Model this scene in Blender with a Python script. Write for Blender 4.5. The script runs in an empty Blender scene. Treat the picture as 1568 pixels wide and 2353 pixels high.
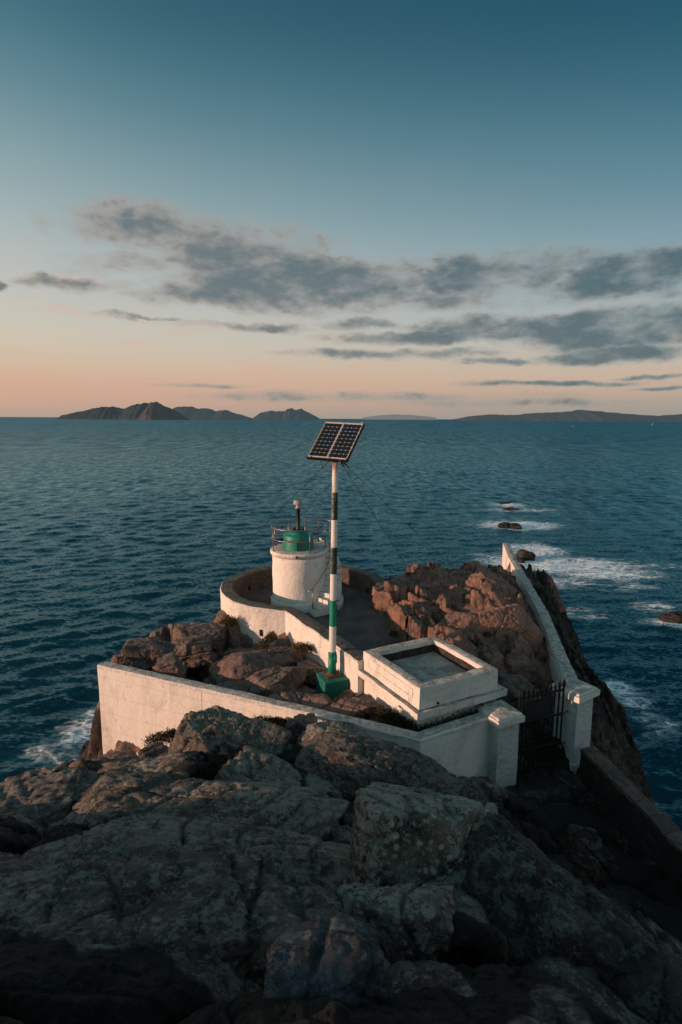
import bpy, bmesh, math, random
import numpy as np
from mathutils import Vector, Matrix, Euler

random.seed(7)
R = math.radians
scene = bpy.context.scene
COL = scene.collection
H = 18.0                      # camera height above the sea
F = 1307.0                    # focal length in reference pixels (1568 x 2353)
PITCH = math.atan(214.5 / F)
ROLL = 0.0055
CM = (Euler((math.pi / 2 - PITCH, 0, 0)).to_matrix() @ Matrix.Rotation(ROLL, 3, 'Z'))

def ray(u, v):
    return CM @ Vector(((u - 784) / F, (1176.5 - v) / F, -1.0))
def at(u, v, y):              # point at forward distance y
    d = ray(u, v); k = y / d.y
    return Vector((d.x * k, y, H + d.z * k))
def on(u, v, z):              # point at height z
    d = ray(u, v); k = (z - H) / d.z
    return Vector((d.x * k, d.y * k, z))

# ------------------------------------------------------------------ objects
def tag(o, label=None, cat=None, group=None, kind=None):
    if label: o['label'] = label
    if cat: o['category'] = cat
    if group: o['group'] = group
    if kind: o['kind'] = kind
    return o
def empty(name, loc, label, cat, group=None, rz=0.0):
    o = bpy.data.objects.new(name, None); COL.objects.link(o)
    o.location = loc; o.rotation_euler = (0, 0, rz); o.empty_display_size = 0.2
    bpy.context.view_layer.update()
    return tag(o, label, cat, group)
def mesh_obj(name, verts, faces, mat, parent=None, smooth=False, mats=None, midx=None, world=True):
    me = bpy.data.meshes.new(name)
    if parent is not None and world:
        inv = (Matrix.Translation(parent.location) @ parent.rotation_euler.to_matrix().to_4x4()).inverted()
        if parent.parent is not None or parent.type == 'MESH':
            inv = parent.get('_inv_m') or inv
        verts = [inv @ Vector(v) for v in verts]
    me.from_pydata([tuple(v) for v in verts], [], faces)
    for m in (mats or [mat]): me.materials.append(m)
    if midx is not None: me.polygons.foreach_set('material_index', midx)
    if smooth: me.polygons.foreach_set('use_smooth', [True] * len(me.polygons))
    me.update()
    o = bpy.data.objects.new(name, me); COL.objects.link(o)
    if parent is not None: o.parent = parent
    return o
class MB:
    """collects shapes in world coordinates and links them as one mesh"""
    def __init__(s): s.v = []; s.f = []; s.m = []
    def add(s, vs, fs, mi=0):
        b = len(s.v); s.v += [Vector(v) for v in vs]; s.f += [[b + i for i in f] for f in fs]; s.m += [mi] * len(fs); return s
    def box(s, c, size, rz=0, mi=0, top=1.0, M=None):
        hx, hy, hz = [a / 2 for a in size]
        vs = []
        for z, k in ((-hz, 1), (hz, top)):
            for x, y in ((-hx, -hy), (hx, -hy), (hx, hy), (-hx, hy)):
                p = Vector((x * k, y * k, z))
                p = (M @ p) if M else Matrix.Rotation(rz, 3, 'Z') @ p
                vs.append(Vector(c) + p)
        return s.add(vs, [(0, 3, 2, 1), (4, 5, 6, 7), (0, 1, 5, 4), (1, 2, 6, 5), (2, 3, 7, 6), (3, 0, 4, 7)], mi)
    def tube(s, pts, r, n=10, mi=0, closed=False, caps=True):
        pts = [Vector(p) for p in pts]; rs = r if isinstance(r, (list, tuple)) else [r] * len(pts)
        N = len(pts); rings = []
        up = Vector((0, 0, 1))
        for i, p in enumerate(pts):
            a = pts[(i - 1) % N] if (closed or i > 0) else p
            b = pts[(i + 1) % N] if (closed or i < N - 1) else p
            t = (b - a).normalized()
            u = t.cross(up)
            if u.length < .05: u = t.cross(Vector((1, 0, 0)))
            u.normalize(); w = u.cross(t)
            rings.append([p + (u * math.cos(2 * math.pi * k / n) + w * math.sin(2 * math.pi * k / n)) * rs[i] for k in range(n)])
        vs = [q for rg in rings for q in rg]; fs = []
        for i in range(N if closed else N - 1):
            j = (i + 1) % N
            for k in range(n):
                fs.append((i * n + k, i * n + (k + 1) % n, j * n + (k + 1) % n, j * n + k))
        if caps and not closed:
            fs.append(tuple(range(n))[::-1]); fs.append(tuple((N - 1) * n + k for k in range(n)))
        return s.add(vs, fs, mi)
    def lathe(s, c, prof, n=48, mi=0, a0=0, a1=None):
        full = a1 is None; a1 = 2 * math.pi + a0 if full else a1
        cnt = n if full else n + 1
        vs = [Vector((c[0] + r * math.cos(a0 + (a1 - a0) * k / n), c[1] + r * math.sin(a0 + (a1 - a0) * k / n), c[2] + z)) for k in range(cnt) for r, z in prof]
        m = len(prof); fs = []
        for k in range(n):
            j = (k + 1) % cnt
            for i in range(m - 1):
                fs.append((k * m + i, j * m + i, j * m + i + 1, k * m + i + 1))
        return s.add(vs, fs, mi)
    def build(s, name, mat, parent=None, smooth=False, mats=None, bevel=0, bseg=2, auto=None):
        o = mesh_obj(name, s.v, s.f, mat, parent, smooth, mats, s.m)
        if bevel:
            md = o.modifiers.new('bevel', 'BEVEL'); md.width = bevel; md.segments = bseg; md.limit_method = 'ANGLE'; md.angle_limit = R(35)
        if auto:
            bm = bmesh.new(); bm.from_mesh(o.data); bmesh.ops.recalc_face_normals(bm, faces=bm.faces); bm.to_mesh(o.data); bm.free()
        return o

# ------------------------------------------------------------------ numpy noise
def _h(ix, iy, iz, s):
    n = (ix.astype(np.int64) * 374761393 + iy.astype(np.int64) * 668265263 + iz.astype(np.int64) * 2147483647 * 3 + s * 974711) & 0xffffffff
    n = ((n ^ (n >> 13)) * 1274126177) & 0xffffffff
    n = ((n ^ (n >> 16)) * 2246822519) & 0xffffffff
    n = n ^ (n >> 15)
    return (n & 0xffffff) / float(0xffffff)
def vnoise(p, s=0):
    i = np.floor(p).astype(np.int64); f = p - i; f = f * f * f * (f * (f * 6 - 15) + 10)
    x, y, z = i[:, 0], i[:, 1], i[:, 2]; r = 0
    for dx in (0, 1):
        for dy in (0, 1):
            for dz in (0, 1):
                w = (f[:, 0] if dx else 1 - f[:, 0]) * (f[:, 1] if dy else 1 - f[:, 1]) * (f[:, 2] if dz else 1 - f[:, 2])
                r = r + w * _h(x + dx, y + dy, z + dz, s)
    return r * 2 - 1
def fbm(p, octv=4, s=0, lac=2.03, gain=.5, ridged=False):
    a = 1.0; r = 0; t = 0
    for o in range(octv):
        n = vnoise(p + o * 17.3, s + o)
        if ridged: n = 1 - 2 * np.abs(n)
        r = r + a * n; t += a; a *= gain; p = p * lac
    return r / t
def voro(p, s=0):
    """2D voronoi: F1, F2, id hash, offset to nearest"""
    i = np.floor(p).astype(np.int64); f1 = np.full(len(p), 9.0); f2 = f1.copy(); idd = np.zeros(len(p)); ox = np.zeros(len(p)); oy = np.zeros(len(p))
    z0 = np.zeros(len(p), dtype=np.int64)
    for dx in (-1, 0, 1):
        for dy in (-1, 0, 1):
            cx = i[:, 0] + dx; cy = i[:, 1] + dy
            jx = cx + .12 + .76 * _h(cx, cy, z0, s); jy = cy + .12 + .76 * _h(cx, cy, z0 + 1, s)
            ex = p[:, 0] - jx; ey = p[:, 1] - jy; d = np.hypot(ex, ey)
            near = d < f1
            f2 = np.where(near, f1, np.minimum(f2, d))
            idd = np.where(near, _h(cx, cy, z0 + 2, s), idd)
            ox = np.where(near, ex, ox); oy = np.where(near, ey, oy)
            f1 = np.where(near, d, f1)
    return f1, f2, idd, ox, oy
def sstep(a, b, x):
    t = np.clip((x - a) / (b - a), 0, 1); return t * t * (3 - 2 * t)

# ------------------------------------------------------------------ shader helpers
def lin(c):
    return tuple(((x / 255) / 12.92 if x / 255 <= .04045 else ((x / 255 + .055) / 1.055) ** 2.4) for x in c) + (1.0,)
class S:
    """a float socket with operators"""
    def __init__(s, nt, o): s.nt = nt; s.o = o
    def op(s, kind, b=None, c=None, rev=False):
        n = s.nt.nodes.new('ShaderNodeMath'); n.operation = kind
        ins = [s, b, c]
        if rev: ins = [b, s, c]
        for k, x in enumerate(ins):
            if x is None: continue
            if isinstance(x, S): s.nt.links.new(x.o, n.inputs[k])
            else: n.inputs[k].default_value = x
        return S(s.nt, n.outputs[0])
    def __add__(s, b): return s.op('ADD', b)
    __radd__ = __add__
    def __sub__(s, b): return s.op('SUBTRACT', b)
    def __rsub__(s, b): return s.op('SUBTRACT', b, rev=True)
    def __mul__(s, b): return s.op('MULTIPLY', b)
    __rmul__ = __mul__
    def __truediv__(s, b): return s.op('DIVIDE', b)
    def max(s, b): return s.op('MAXIMUM', b)
    def min(s, b): return s.op('MINIMUM', b)
    def clamp(s): return s.op('MAXIMUM', 0.0).op('MINIMUM', 1.0)
    def pow(s, b): return s.op('POWER', b)
    def step(s, a, b, smooth=True):
        n = s.nt.nodes.new('ShaderNodeMapRange'); n.interpolation_type = 'SMOOTHSTEP' if smooth else 'LINEAR'
        s.nt.links.new(s.o, n.inputs[0]); n.inputs[1].default_value = a; n.inputs[2].default_value = b
        return S(s.nt, n.outputs[0])
class MatB:
    def __init__(s, name, world=False):
        if world:
            s.m = bpy.data.worlds.new('World'); s.m.use_nodes = True
        else:
            s.m = bpy.data.materials.new(name); s.m.use_nodes = True
        s.nt = s.m.node_tree; s.N = s.nt.nodes; s.L = s.nt.links
        if not world:
            s.b = s.N['Principled BSDF']
            s.geo = s.N.new('ShaderNodeNewGeometry')
            s.pos = s.geo.outputs['Position']; s.nor = s.geo.outputs['Normal']
    def link(s, a, b): s.L.new(a.o if isinstance(a, S) else a, b)
    def xyz(s, v):
        n = s.N.new('ShaderNodeSeparateXYZ'); s.L.new(v, n.inputs[0]); return [S(s.nt, o) for o in n.outputs]
    def comb(s, x, y, z):
        n = s.N.new('ShaderNodeCombineXYZ')
        for k, a in enumerate((x, y, z)):
            if isinstance(a, S): s.L.new(a.o, n.inputs[k])
            else: n.inputs[k].default_value = a
        return n.outputs[0]
    def scaled(s, v, sc, loc=(0, 0, 0), rot=(0, 0, 0)):
        n = s.N.new('ShaderNodeMapping'); s.L.new(v, n.inputs[0]); n.inputs['Scale'].default_value = sc; n.inputs['Location'].default_value = loc; n.inputs['Rotation'].default_value = rot
        return n.outputs[0]
    def noise(s, v, scale, detail=4, rough=.55, dist=0.0, lac=2.0, col=False):
        n = s.N.new('ShaderNodeTexNoise'); s.L.new(v, n.inputs['Vector']); n.inputs['Scale'].default_value = scale
        n.inputs['Detail'].default_value = detail; n.inputs['Roughness'].default_value = rough; n.inputs['Distortion'].default_value = dist; n.inputs['Lacunarity'].default_value = lac
        return n.outputs['Color'] if col else S(s.nt, n.outputs['Fac'])
    def vor(s, v, scale, feature='F1', out='Distance'):
        n = s.N.new('ShaderNodeTexVoronoi'); n.feature = feature; s.L.new(v, n.inputs['Vector']); n.inputs['Scale'].default_value = scale
        return S(s.nt, n.outputs[out])
    def mix(s, fac, a, b, mode='MIX'):
        n = s.N.new('ShaderNodeMix'); n.data_type = 'RGBA'; n.blend_type = mode; n.clamp_factor = True
        if isinstance(fac, S): s.L.new(fac.o, n.inputs[0])
        else: n.inputs[0].default_value = fac
        for k, x in ((6, a), (7, b)):
            if isinstance(x, tuple): n.inputs[k].default_value = x
            else: s.L.new(x, n.inputs[k])
        return n.outputs[2]
    def ramp(s, fac, stops, interp='LINEAR'):
        n = s.N.new('ShaderNodeValToRGB'); n.color_ramp.interpolation = interp
        s.L.new(fac.o, n.inputs[0]); e = n.color_ramp.elements
        while len(e) > 1: e.remove(e[0])
        e[0].position = stops[0][0]; e[0].color = stops[0][1]
        for p, c in stops[1:]:
            x = e.new(p); x.color = c
        return n.outputs[0]
    def bump(s, h, strength, dist, prev=None):
        n = s.N.new('ShaderNodeBump'); s.L.new(h.o, n.inputs['Height']); n.inputs['Strength'].default_value = strength; n.inputs['Distance'].default_value = dist
        if prev is not None: s.L.new(prev, n.inputs['Normal'])
        return n.outputs[0]
    def attr(s, name):
        n = s.N.new('ShaderNodeAttribute'); n.attribute_name = name; return S(s.nt, n.outputs['Fac'])
    def out(s, color=None, rough=.8, normal=None, metal=0.0, spec=.3):
        if color is not None:
            if isinstance(color, tuple): s.b.inputs['Base Color'].default_value = color
            else: s.L.new(color, s.b.inputs['Base Color'])
        if isinstance(rough, S): s.L.new(rough.o, s.b.inputs['Roughness'])
        else: s.b.inputs['Roughness'].default_value = rough
        s.b.inputs['Metallic'].default_value = metal
        s.b.inputs['Specular IOR Level'].default_value = spec
        if normal is not None: s.L.new(normal, s.b.inputs['Normal'])
        return s.m

def mat_rock(name, base, dark, warm, lichen_amt, warm_amt, scale=1.0, lich=(.17, .2, .17, 1), bumpk=1.0):
    m = MatB(name); p = m.pos
    big = m.noise(p, .55 * scale, 5, .6)
    mid = m.noise(p, 2.6 * scale, 7, .62, .4)
    fine = m.noise(p, 22 * scale, 6, .7)
    grain = m.noise(p, 90 * scale, 3, .7)
    c = m.mix(mid.step(.36, .66), dark, base)
    c = m.mix((big.step(.42, .62) * warm_amt).clamp(), c, warm)
    # lichen crusts mostly on upward faces
    nz = m.xyz(m.nor)[2]
    lm = (m.noise(p, 6.5 * scale, 10, .74, .5) + (fine - .5) * .55 + nz * .06 + (big - .5) * .5)
    lic = lm.step(.575 - .075 * lichen_amt, .635 - .075 * lichen_amt) * min(.85, .45 + lichen_amt * .4)
    c = m.mix(lic, c, lich)
    lm2 = m.vor(m.scaled(p, (1, 1, 1), (3, 1, 2)), 7 * scale).step(.34, .2) * m.noise(p, 1.4 * scale, 3).step(.5, .62) * lichen_amt * .8
    c = m.mix(lm2, c, tuple(x * 1.35 for x in lich[:3]) + (1,))
    sp = m.noise(p, 15 * scale, 9, .75, .3)
    c = m.mix(sp.step(.57, .66) * .6, c, tuple(x * .5 for x in dark[:3]) + (1,))
    c = m.mix((1 - sp.step(.33, .43)) * (.25 + .3 * min(1, lichen_amt)), c, tuple(min(.7, x * 1.5) for x in lich[:3]) + (1,))
    orn = m.noise(p, 2.2 * scale, 8, .7, .4).step(.66, .70)
    c = m.mix(orn * .45 * min(1, lichen_amt + .2), c, (.20, .085, .03, 1))
    stain = m.noise(m.scaled(p, (1, 1, .35)), 1.1 * scale, 8, .6, 1.0).step(.55, .72)
    c = m.mix(stain * .75, c, tuple(x * .38 for x in dark[:3]) + (1,))
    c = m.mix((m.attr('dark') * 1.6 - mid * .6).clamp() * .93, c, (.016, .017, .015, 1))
    c = m.mix((grain * .9 + fine * .5 - .35).clamp() * .55, c, m.mix(.5, c, (0, 0, 0, 1)))
    ck = m.vor(m.scaled(p, (1, 1, .6), (0, 0, 0), (.3, .2, .5)), 1.3 * scale, 'DISTANCE_TO_EDGE').step(0, .045)
    h = mid * .45 + m.noise(p, 8 * scale, 9, .72) * .65 + fine * .3 + grain * .08 + ck * .08 + lic * .05
    n = m.bump(h, .9 * bumpk, .16 / scale)
    return m.out(c, .88, n, spec=.25)

def mat_plaster(name, base=(.77, .72, .655, 1), grime=.7, rough_plaster=1.0, joints=False, coping=0.0):
    m = MatB(name); p = m.pos
    z = m.xyz(p)[2]
    big = m.noise(p, .8, 5, .6)
    mid = m.noise(p, 5, 7, .65, .5)
    fine = m.noise(p, 45, 5, .65)
    c = m.mix(big.step(.35, .7) * .35, base, tuple(x * .82 for x in base[:3]) + (1,))
    # vertical weather streaks
    st = m.noise(m.scaled(p, (3.2, 3.2, .35)), 2.0, 6, .62, .3).step(.52, .78)
    c = m.mix(st * (.45 * grime), c, (.36, .32, .26, 1))
    spots = (mid + (fine - .5) * .45).step(.62, .7) * m.noise(p, 1.7, 4).step(.48, .62)
    c = m.mix(spots * (.75 * grime), c, (.12, .11, .095, 1))
    # algae and lichen on top-facing surfaces
    nz = m.xyz(m.nor)[2].step(.55, .95)
    ll = (m.noise(p, 4.5, 10, .76, .5) + (fine - .5) * .5).step(.42, .58)
    topc = m.mix(ll, (.52, .50, .44, 1), (.09, .088, .072, 1))
    c = m.mix(nz * (.74 + coping * .2), c, topc)
    rustn = m.noise(m.scaled(p, (2.2, 2.2, .28), (3, 7, 1)), 1.5, 6, .6).step(.66, .76)
    c = m.mix(rustn * .6 * grime, c, (.32, .16, .08, 1))
    damp = m.noise(m.scaled(p, (1, 1, .7), (9, 2, 4)), .9, 9, .7, .5).step(.50, .64)
    c = m.mix(damp * .38 * (.4 + grime), c, (.33, .30, .25, 1))
    stc = m.noise(p, 13, 5, .6, .8); h = mid * .4 + stc * .5 + fine * .1 + big * .3
    if joints:
        fr = S(m.nt, m.xyz(p)[2].o) / .62
        fr = (fr + (big - .5) * .03).op('FRACT').op('SUBTRACT', .5).op('ABSOLUTE').step(0, .022)
        h = h + fr * .12
        c = m.mix((1 - fr) * .3, c, (.25, .22, .19, 1))
        x = m.xyz(p)[0]
        crk = (x + 4.15 + (m.noise(p, 3, 4) - .5) * .06).op('ABSOLUTE').step(0, .022)
        c = m.mix((1 - crk) * .7, c, (.1, .09, .08, 1)); h = h + crk * .15
    # flaked patches and hairline cracks
    fl = m.noise(m.scaled(p, (1, 1, 1), (2, 8, 5)), 2.4, 10, .72, .3).step(.615, .63)
    c = m.mix(fl * .45 * (.3 + grime), c, (.40, .36, .31, 1)); h = h - fl * .12
    hc = m.vor(m.scaled(p, (1, 1, .7), (0, 0, 0), (.4, .2, .1)), .9, 'DISTANCE_TO_EDGE').step(0, .008)
    c = m.mix((1 - hc) * .45 * big.step(.45, .6), c, (.2, .18, .15, 1))
    n = m.bump(h, .9 * min(1, rough_plaster), .10 * rough_plaster)
    return m.out(c, .85, n, spec=.2)

def mat_simple(name, col, rough=.6, metal=0.0, var=.3, scale=12, rust=0.0, bumpd=.004, chips=None, chip_amt=0.0):
    m = MatB(name); p = m.pos
    n1 = m.noise(p, scale, 6, .65); n2 = m.noise(p, scale * .25, 4)
    c = m.mix(n1.step(.3, .75) * var, col, tuple(x * .45 for x in col[:3]) + (1,))
    if rust: c = m.mix(n2.step(.6 - .25 * rust, .75 - .2 * rust) * .85, c, (.16, .055, .025, 1))
    if chips: c = m.mix((n1 * .6 + m.noise(p, scale * 3, 3) * .5).step(.69 - chip_amt, .72 - chip_amt), c, chips)
    return m.out(c, rough, m.bump(n1, .6, bumpd), metal, .4)

# ------------------------------------------------------------------ world
SUN_AZ = 197.0      # maths angle of the direction TO the sun, degrees from +x
SUN_EL = 8.5
def build_world():
    m = MatB('World', True); scene.world = m.m
    N, L = m.N, m.L
    bg = N['Background']; tc = N.new('ShaderNodeTexCoord')
    X, Y, Z = m.xyz(tc.outputs['Generated'])
    el = Z.op('ARCSINE') * (180 / math.pi)
    az = X.op('ARCTAN2', Y) * (180 / math.pi)       # 0 = straight ahead, + right
    t = (el / 60.0).clamp()
    def st(l): return [(max(0, e) / 60, lin(c)) for e, c in l]
    left = m.ramp(t, st([(0, (176, 162, 148)), (1.2, (206, 167, 147)), (3.2, (218, 174, 150)), (5, (212, 190, 166)), (7.5, (210, 201, 184)), (10.5, (196, 196, 189)), (14, (180, 190, 188)), (18, (156, 175, 178)), (23, (117, 151, 160)), (28, (78, 123, 137)), (33, (44, 92, 108)), (46, (50, 92, 112)), (60, (105, 132, 145))]), 'B_SPLINE')
    right = m.ramp(t, st([(0, (146, 150, 148)), (1.5, (172, 158, 146)), (3.2, (200, 174, 154)), (5, (198, 182, 164)), (7.5, (180, 186, 182)), (10.5, (156, 174, 180)), (14, (134, 162, 172)), (18, (104, 143, 156)), (23, (70, 118, 135)), (28, (38, 90, 110)), (33, (22, 72, 94)), (46, (40, 82, 104)), (60, (95, 124, 140))]), 'B_SPLINE')
    warp = m.noise(tc.outputs['Generated'], 2.2, 3)
    lr = (az / 60.0 + .5 + (warp - .5) * .25).clamp()
    sky = m.mix(lr, left, right)
    # thin high cirrus
    cv = m.comb(az * .06, el * .5, 0.0)
    ci = m.noise(m.scaled(cv, (1, 1, 1), (0, 0, 0), (0, 0, .25)), 1.6, 8, .62, .8)
    cim = ci.step(.5, .78) * el.step(1, 4) * (1 - el.step(9, 17))
    sky = m.mix(cim * (1 - lr * .8).clamp() * .75, sky, lin((228, 165, 142)))
    ci2 = m.noise(m.scaled(cv, (.7, 1.4, 1), (5, 2, 0), (0, 0, -.2)), 1.1, 6, .6, .5).step(.52, .8)
    sky = m.mix(ci2 * .14 * el.step(4, 10) * (1 - el.step(13, 19)), sky, lin((205, 200, 190)))
    # cloud banks: (u, v, half width, half height, gain)
    blobs = [(340, 512, 190, 68, 1.0), (215, 520, 100, 36, .6), (560, 580, 220, 90, .9), (700, 650, 340, 75, 1.25), (480, 672, 190, 40, .9), (880, 640, 140, 50, .9),
             (1120, 625, 230, 62, 1.2), (1440, 632, 240, 60, 1.3), (190, 650, 110, 20, .7), (300, 600, 120, 30, .5), (1010, 690, 260, 22, .35), (5, 655, 45, 16, 1.0),
             (1180, 752, 300, 40, 1.1), (1420, 760, 300, 60, 1.3), (1000, 775, 300, 22, .95), (840, 742, 130, 14, .6), (570, 757, 150, 12, .6), (350, 738, 70, 7, .7),
             (880, 818, 260, 13, .85), (1400, 818, 260, 22, 1.1), (1180, 832, 120, 9, .7),
             (1240, 881, 230, 8, .8), (1500, 864, 130, 7, .8), (1530, 890, 90, 5, .7), (480, 885, 110, 6, .55), (850, 912, 380, 12, .42), (1150, 925, 330, 12, .42)]
    wv_ = m.comb(az * .09, el * .16, 0.0)
    wc = m.xyz(m.noise(wv_, 1.1, 7, .58, 0, col=True)); wf = m.xyz(m.noise(wv_, 5.0, 6, .6, 0, col=True))
    az0, el0 = az, el
    az = az + (wc[0] - .5) * 13.0 + (wf[0] - .5) * 2.5; el = el + ((wc[1] - .5) * 4.0 + (wf[1] - .5) * 1.1) * (el / 9.0).max(.12).min(1.0)
    dens = None; low = None
    for (u, v, wu, wv, g) in blobs:
        d = ray(u, v); a0 = math.degrees(math.atan2(d.x, d.y)); e0 = math.degrees(math.asin(d.z / d.length))
        d2 = ray(u + wu, v); aw = abs(math.degrees(math.atan2(d2.x, d2.y)) - a0)
        d3 = ray(u, v - wv); ew = abs(math.degrees(math.asin(d3.z / d3.length)) - e0)
        ax = (az - a0) / aw; ey = (el - e0) / ew
        q = (1.0 - ax * ax - ey * ey) * g
        q = q.max(-1.2)
        dens = q if dens is None else dens.max(q)
        lo = (ey * -1.0) * (q.step(-.3, .3))
        low = lo if low is None else low.max(lo)
    az, el = az0, el0
    cp = m.comb(az * .12, el * .22, 0.0)
    n1 = m.noise(cp, 1.3, 12, .58, .15)
    n2 = m.noise(m.scaled(cp, (1, 1.25, 1), (7, 3, 0)), 3.6, 9, .56, .2)
    d = (dens * .8).min(.72) + .06 + (n1 - .5) * 2.1 + (n2 - .5) * .75
    mask = (d.step(-.34, .70) * .78 + d.step(.1, .5) * .22)
    thick = (d + (n2 - .5) * .9).step(.15, 1.0)
    # body colour: warm-grey when thin, slate when thick
    thin_c = m.mix(lr, lin((168, 158, 150)), lin((132, 146, 150)))
    body = m.mix(lr, lin((108, 120, 124)), lin((72, 98, 108)))
    hi = m.mix((el / 20.0).clamp(), lin((150, 134, 124)), lin((134, 130, 126)))
    cc = m.mix(thick, thin_c, body)
    cc = m.mix((n2.step(.5, .74) * .5) * (1 - thick * .4), cc, hi)
    edge = (1 - thick) * n2.step(.4, .6)
    cc = m.mix(edge * .25, cc, lin((205, 188, 168)))
    sky = m.mix(mask * .93, sky, cc)
    # physically based sky, blended in weakly
    ns = N.new('ShaderNodeTexSky'); ns.sky_type = 'NISHITA'; ns.sun_disc = False
    ns.sun_elevation = R(SUN_EL); ns.sun_rotation = R(90 - SUN_AZ)
    scl = N.new('ShaderNodeMix'); scl.data_type = 'RGBA'; scl.blend_type = 'MULTIPLY'; scl.inputs[0].default_value = 1
    L.new(ns.outputs[0], scl.inputs[6]); scl.inputs[7].default_value = (.10, .10, .10, 1)
    sky = m.mix(.06, sky, scl.outputs[2])
    # added shade fill: unseen sky behind and beside the view, brightened and warmed
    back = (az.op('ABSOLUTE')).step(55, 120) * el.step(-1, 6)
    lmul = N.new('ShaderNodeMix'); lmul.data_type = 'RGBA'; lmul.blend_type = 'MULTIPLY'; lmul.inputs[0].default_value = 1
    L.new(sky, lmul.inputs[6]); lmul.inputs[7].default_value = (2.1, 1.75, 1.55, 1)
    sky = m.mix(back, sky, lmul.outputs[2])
    sky = m.mix((el * -.35).clamp(), sky, lin((20, 52, 66)))
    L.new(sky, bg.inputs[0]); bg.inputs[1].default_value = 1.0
build_world()
sd = bpy.data.lights.new('sun', 'SUN'); sd.energy = 4.6; sd.angle = R(.6); sd.color = (1.0, .60, .42)
so = bpy.data.objects.new('sun', sd); COL.objects.link(so)
sv = Vector((math.cos(R(SUN_AZ)) * math.cos(R(SUN_EL)), math.sin(R(SUN_AZ)) * math.cos(R(SUN_EL)), math.sin(R(SUN_EL))))
so.rotation_euler = sv.to_track_quat('Z', 'Y').to_euler(); so.location = (-30, -10, 40)

cd = bpy.data.cameras.new('camera'); cam = bpy.data.objects.new('camera', cd); COL.objects.link(cam)
cd.sensor_fit = 'VERTICAL'; cd.sensor_height = 36; cd.lens = 36 * F / 2353; cd.clip_start = .1; cd.clip_end = 120000
cam.matrix_world = Matrix.Translation((0, 0, H)) @ CM.to_4x4()
scene.camera = cam
scene.view_settings.view_transform = 'Standard'; scene.view_settings.look = 'None'; scene.view_settings.exposure = 0; scene.view_settings.gamma = 1

# ------------------------------------------------------------------ materials
M = {}
M['rock_fg'] = mat_rock('lichen_granite', (.30, .25, .21, 1), (.10, .085, .074, 1), (.27, .18, .135, 1), .85, .45, 1.0, (.44, .43, .36, 1), 1.5)
M['rock_brown'] = mat_rock('dark_brown_granite', (.13, .095, .08, 1), (.055, .042, .038, 1), (.13, .08, .062, 1), .55, .5, 1.0, (.30, .29, .25, 1), 1.4)
M['rock_dim'] = mat_rock('dim_streaked_granite', (.17, .15, .13, 1), (.05, .045, .042, 1), (.17, .10, .07, 1), .8, .4, 1.0, (.27, .30, .26, 1), 1.5)
M['rock_pale'] = mat_rock('pale_lichen_granite', (.36, .31, .26, 1), (.06, .055, .05, 1), (.28, .20, .15, 1), 1.2, .2, 1.1, (.55, .55, .45, 1), 1.5)
M['rock_blue'] = mat_rock('bluish_granite', (.13, .155, .175, 1), (.06, .058, .056, 1), (.12, .10, .09, 1), .6, .2, 1.4, (.19, .24, .27, 1), 1.2)
M['ground_fg'] = mat_rock('dark_heath_soil', (.030, .030, .026, 1), (.014, .015, .013, 1), (.04, .028, .02, 1), .1, .3, 1.3, (.05, .055, .045, 1))
M['rock_mid'] = mat_rock('red_granite', (.29, .205, .17, 1), (.11, .088, .078, 1), (.34, .17, .125, 1), .35, .8, 1.2, (.30, .28, .24, 1), 1.2)
M['rock_crag'] = mat_rock('warm_granite', (.42, .25, .19, 1), (.14, .09, .07, 1), (.50, .21, .13, 1), .3, .8, 1.2, (.34, .31, .26, 1), 1.4)
M['rock_wet'] = mat_rock('wet_dark_rock', (.035, .03, .028, 1), (.012, .012, .012, 1), (.04, .025, .02, 1), .0, .4, .8)
M['plaster'] = mat_plaster('white_plaster')
M['wall_big'] = mat_plaster('jointed_plaster', grime=.5, rough_plaster=.6, joints=True)
M['plaster_shade'] = mat_plaster('rough_white_plaster', (.62, .62, .60, 1), .6, 1.6)
M['plaster_tower'] = mat_plaster('tower_plaster', (.77, .72, .66, 1), .4, .9)
def mat_stone(name, a, b, mortar, sc):
    m = MatB(name); p = m.pos
    e = m.vor(m.scaled(p, (1, 1, 1.3)), sc, 'DISTANCE_TO_EDGE'); n = m.N.new('ShaderNodeTexVoronoi'); m.L.new(m.scaled(p, (1, 1, 1.3)), n.inputs['Vector']); n.inputs['Scale'].default_value = sc
    cell = m.xyz(n.outputs['Color'])[0]
    mid = m.noise(p, 9, 7, .7, .4)
    c = m.mix(cell, a, b); c = m.mix(mid.step(.35, .7) * .7, c, tuple(x * .4 for x in a[:3]) + (1,))
    g = (e + (mid - .5) * .06).step(.0, .06)
    c = m.mix((1 - g) * .8, c, mortar)
    return m.out(c, .9, m.bump(g * .4 + mid * .6, .9, .05), spec=.2)
M['coping'] = mat_stone('lichened_coping_stone', (.17, .155, .125, 1), (.11, .10, .085, 1), (.07, .065, .055, 1), 2.6)
M['stone_in'] = mat_stone('bare_stone_wall', (.17, .12, .095, 1), (.10, .075, .062, 1), (.06, .05, .045, 1), 2.2)
M['stone_dark'] = mat_stone('dark_stone_wall', (.075, .06, .052, 1), (.04, .036, .034, 1), (.022, .02, .02, 1), 2.4)
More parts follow.
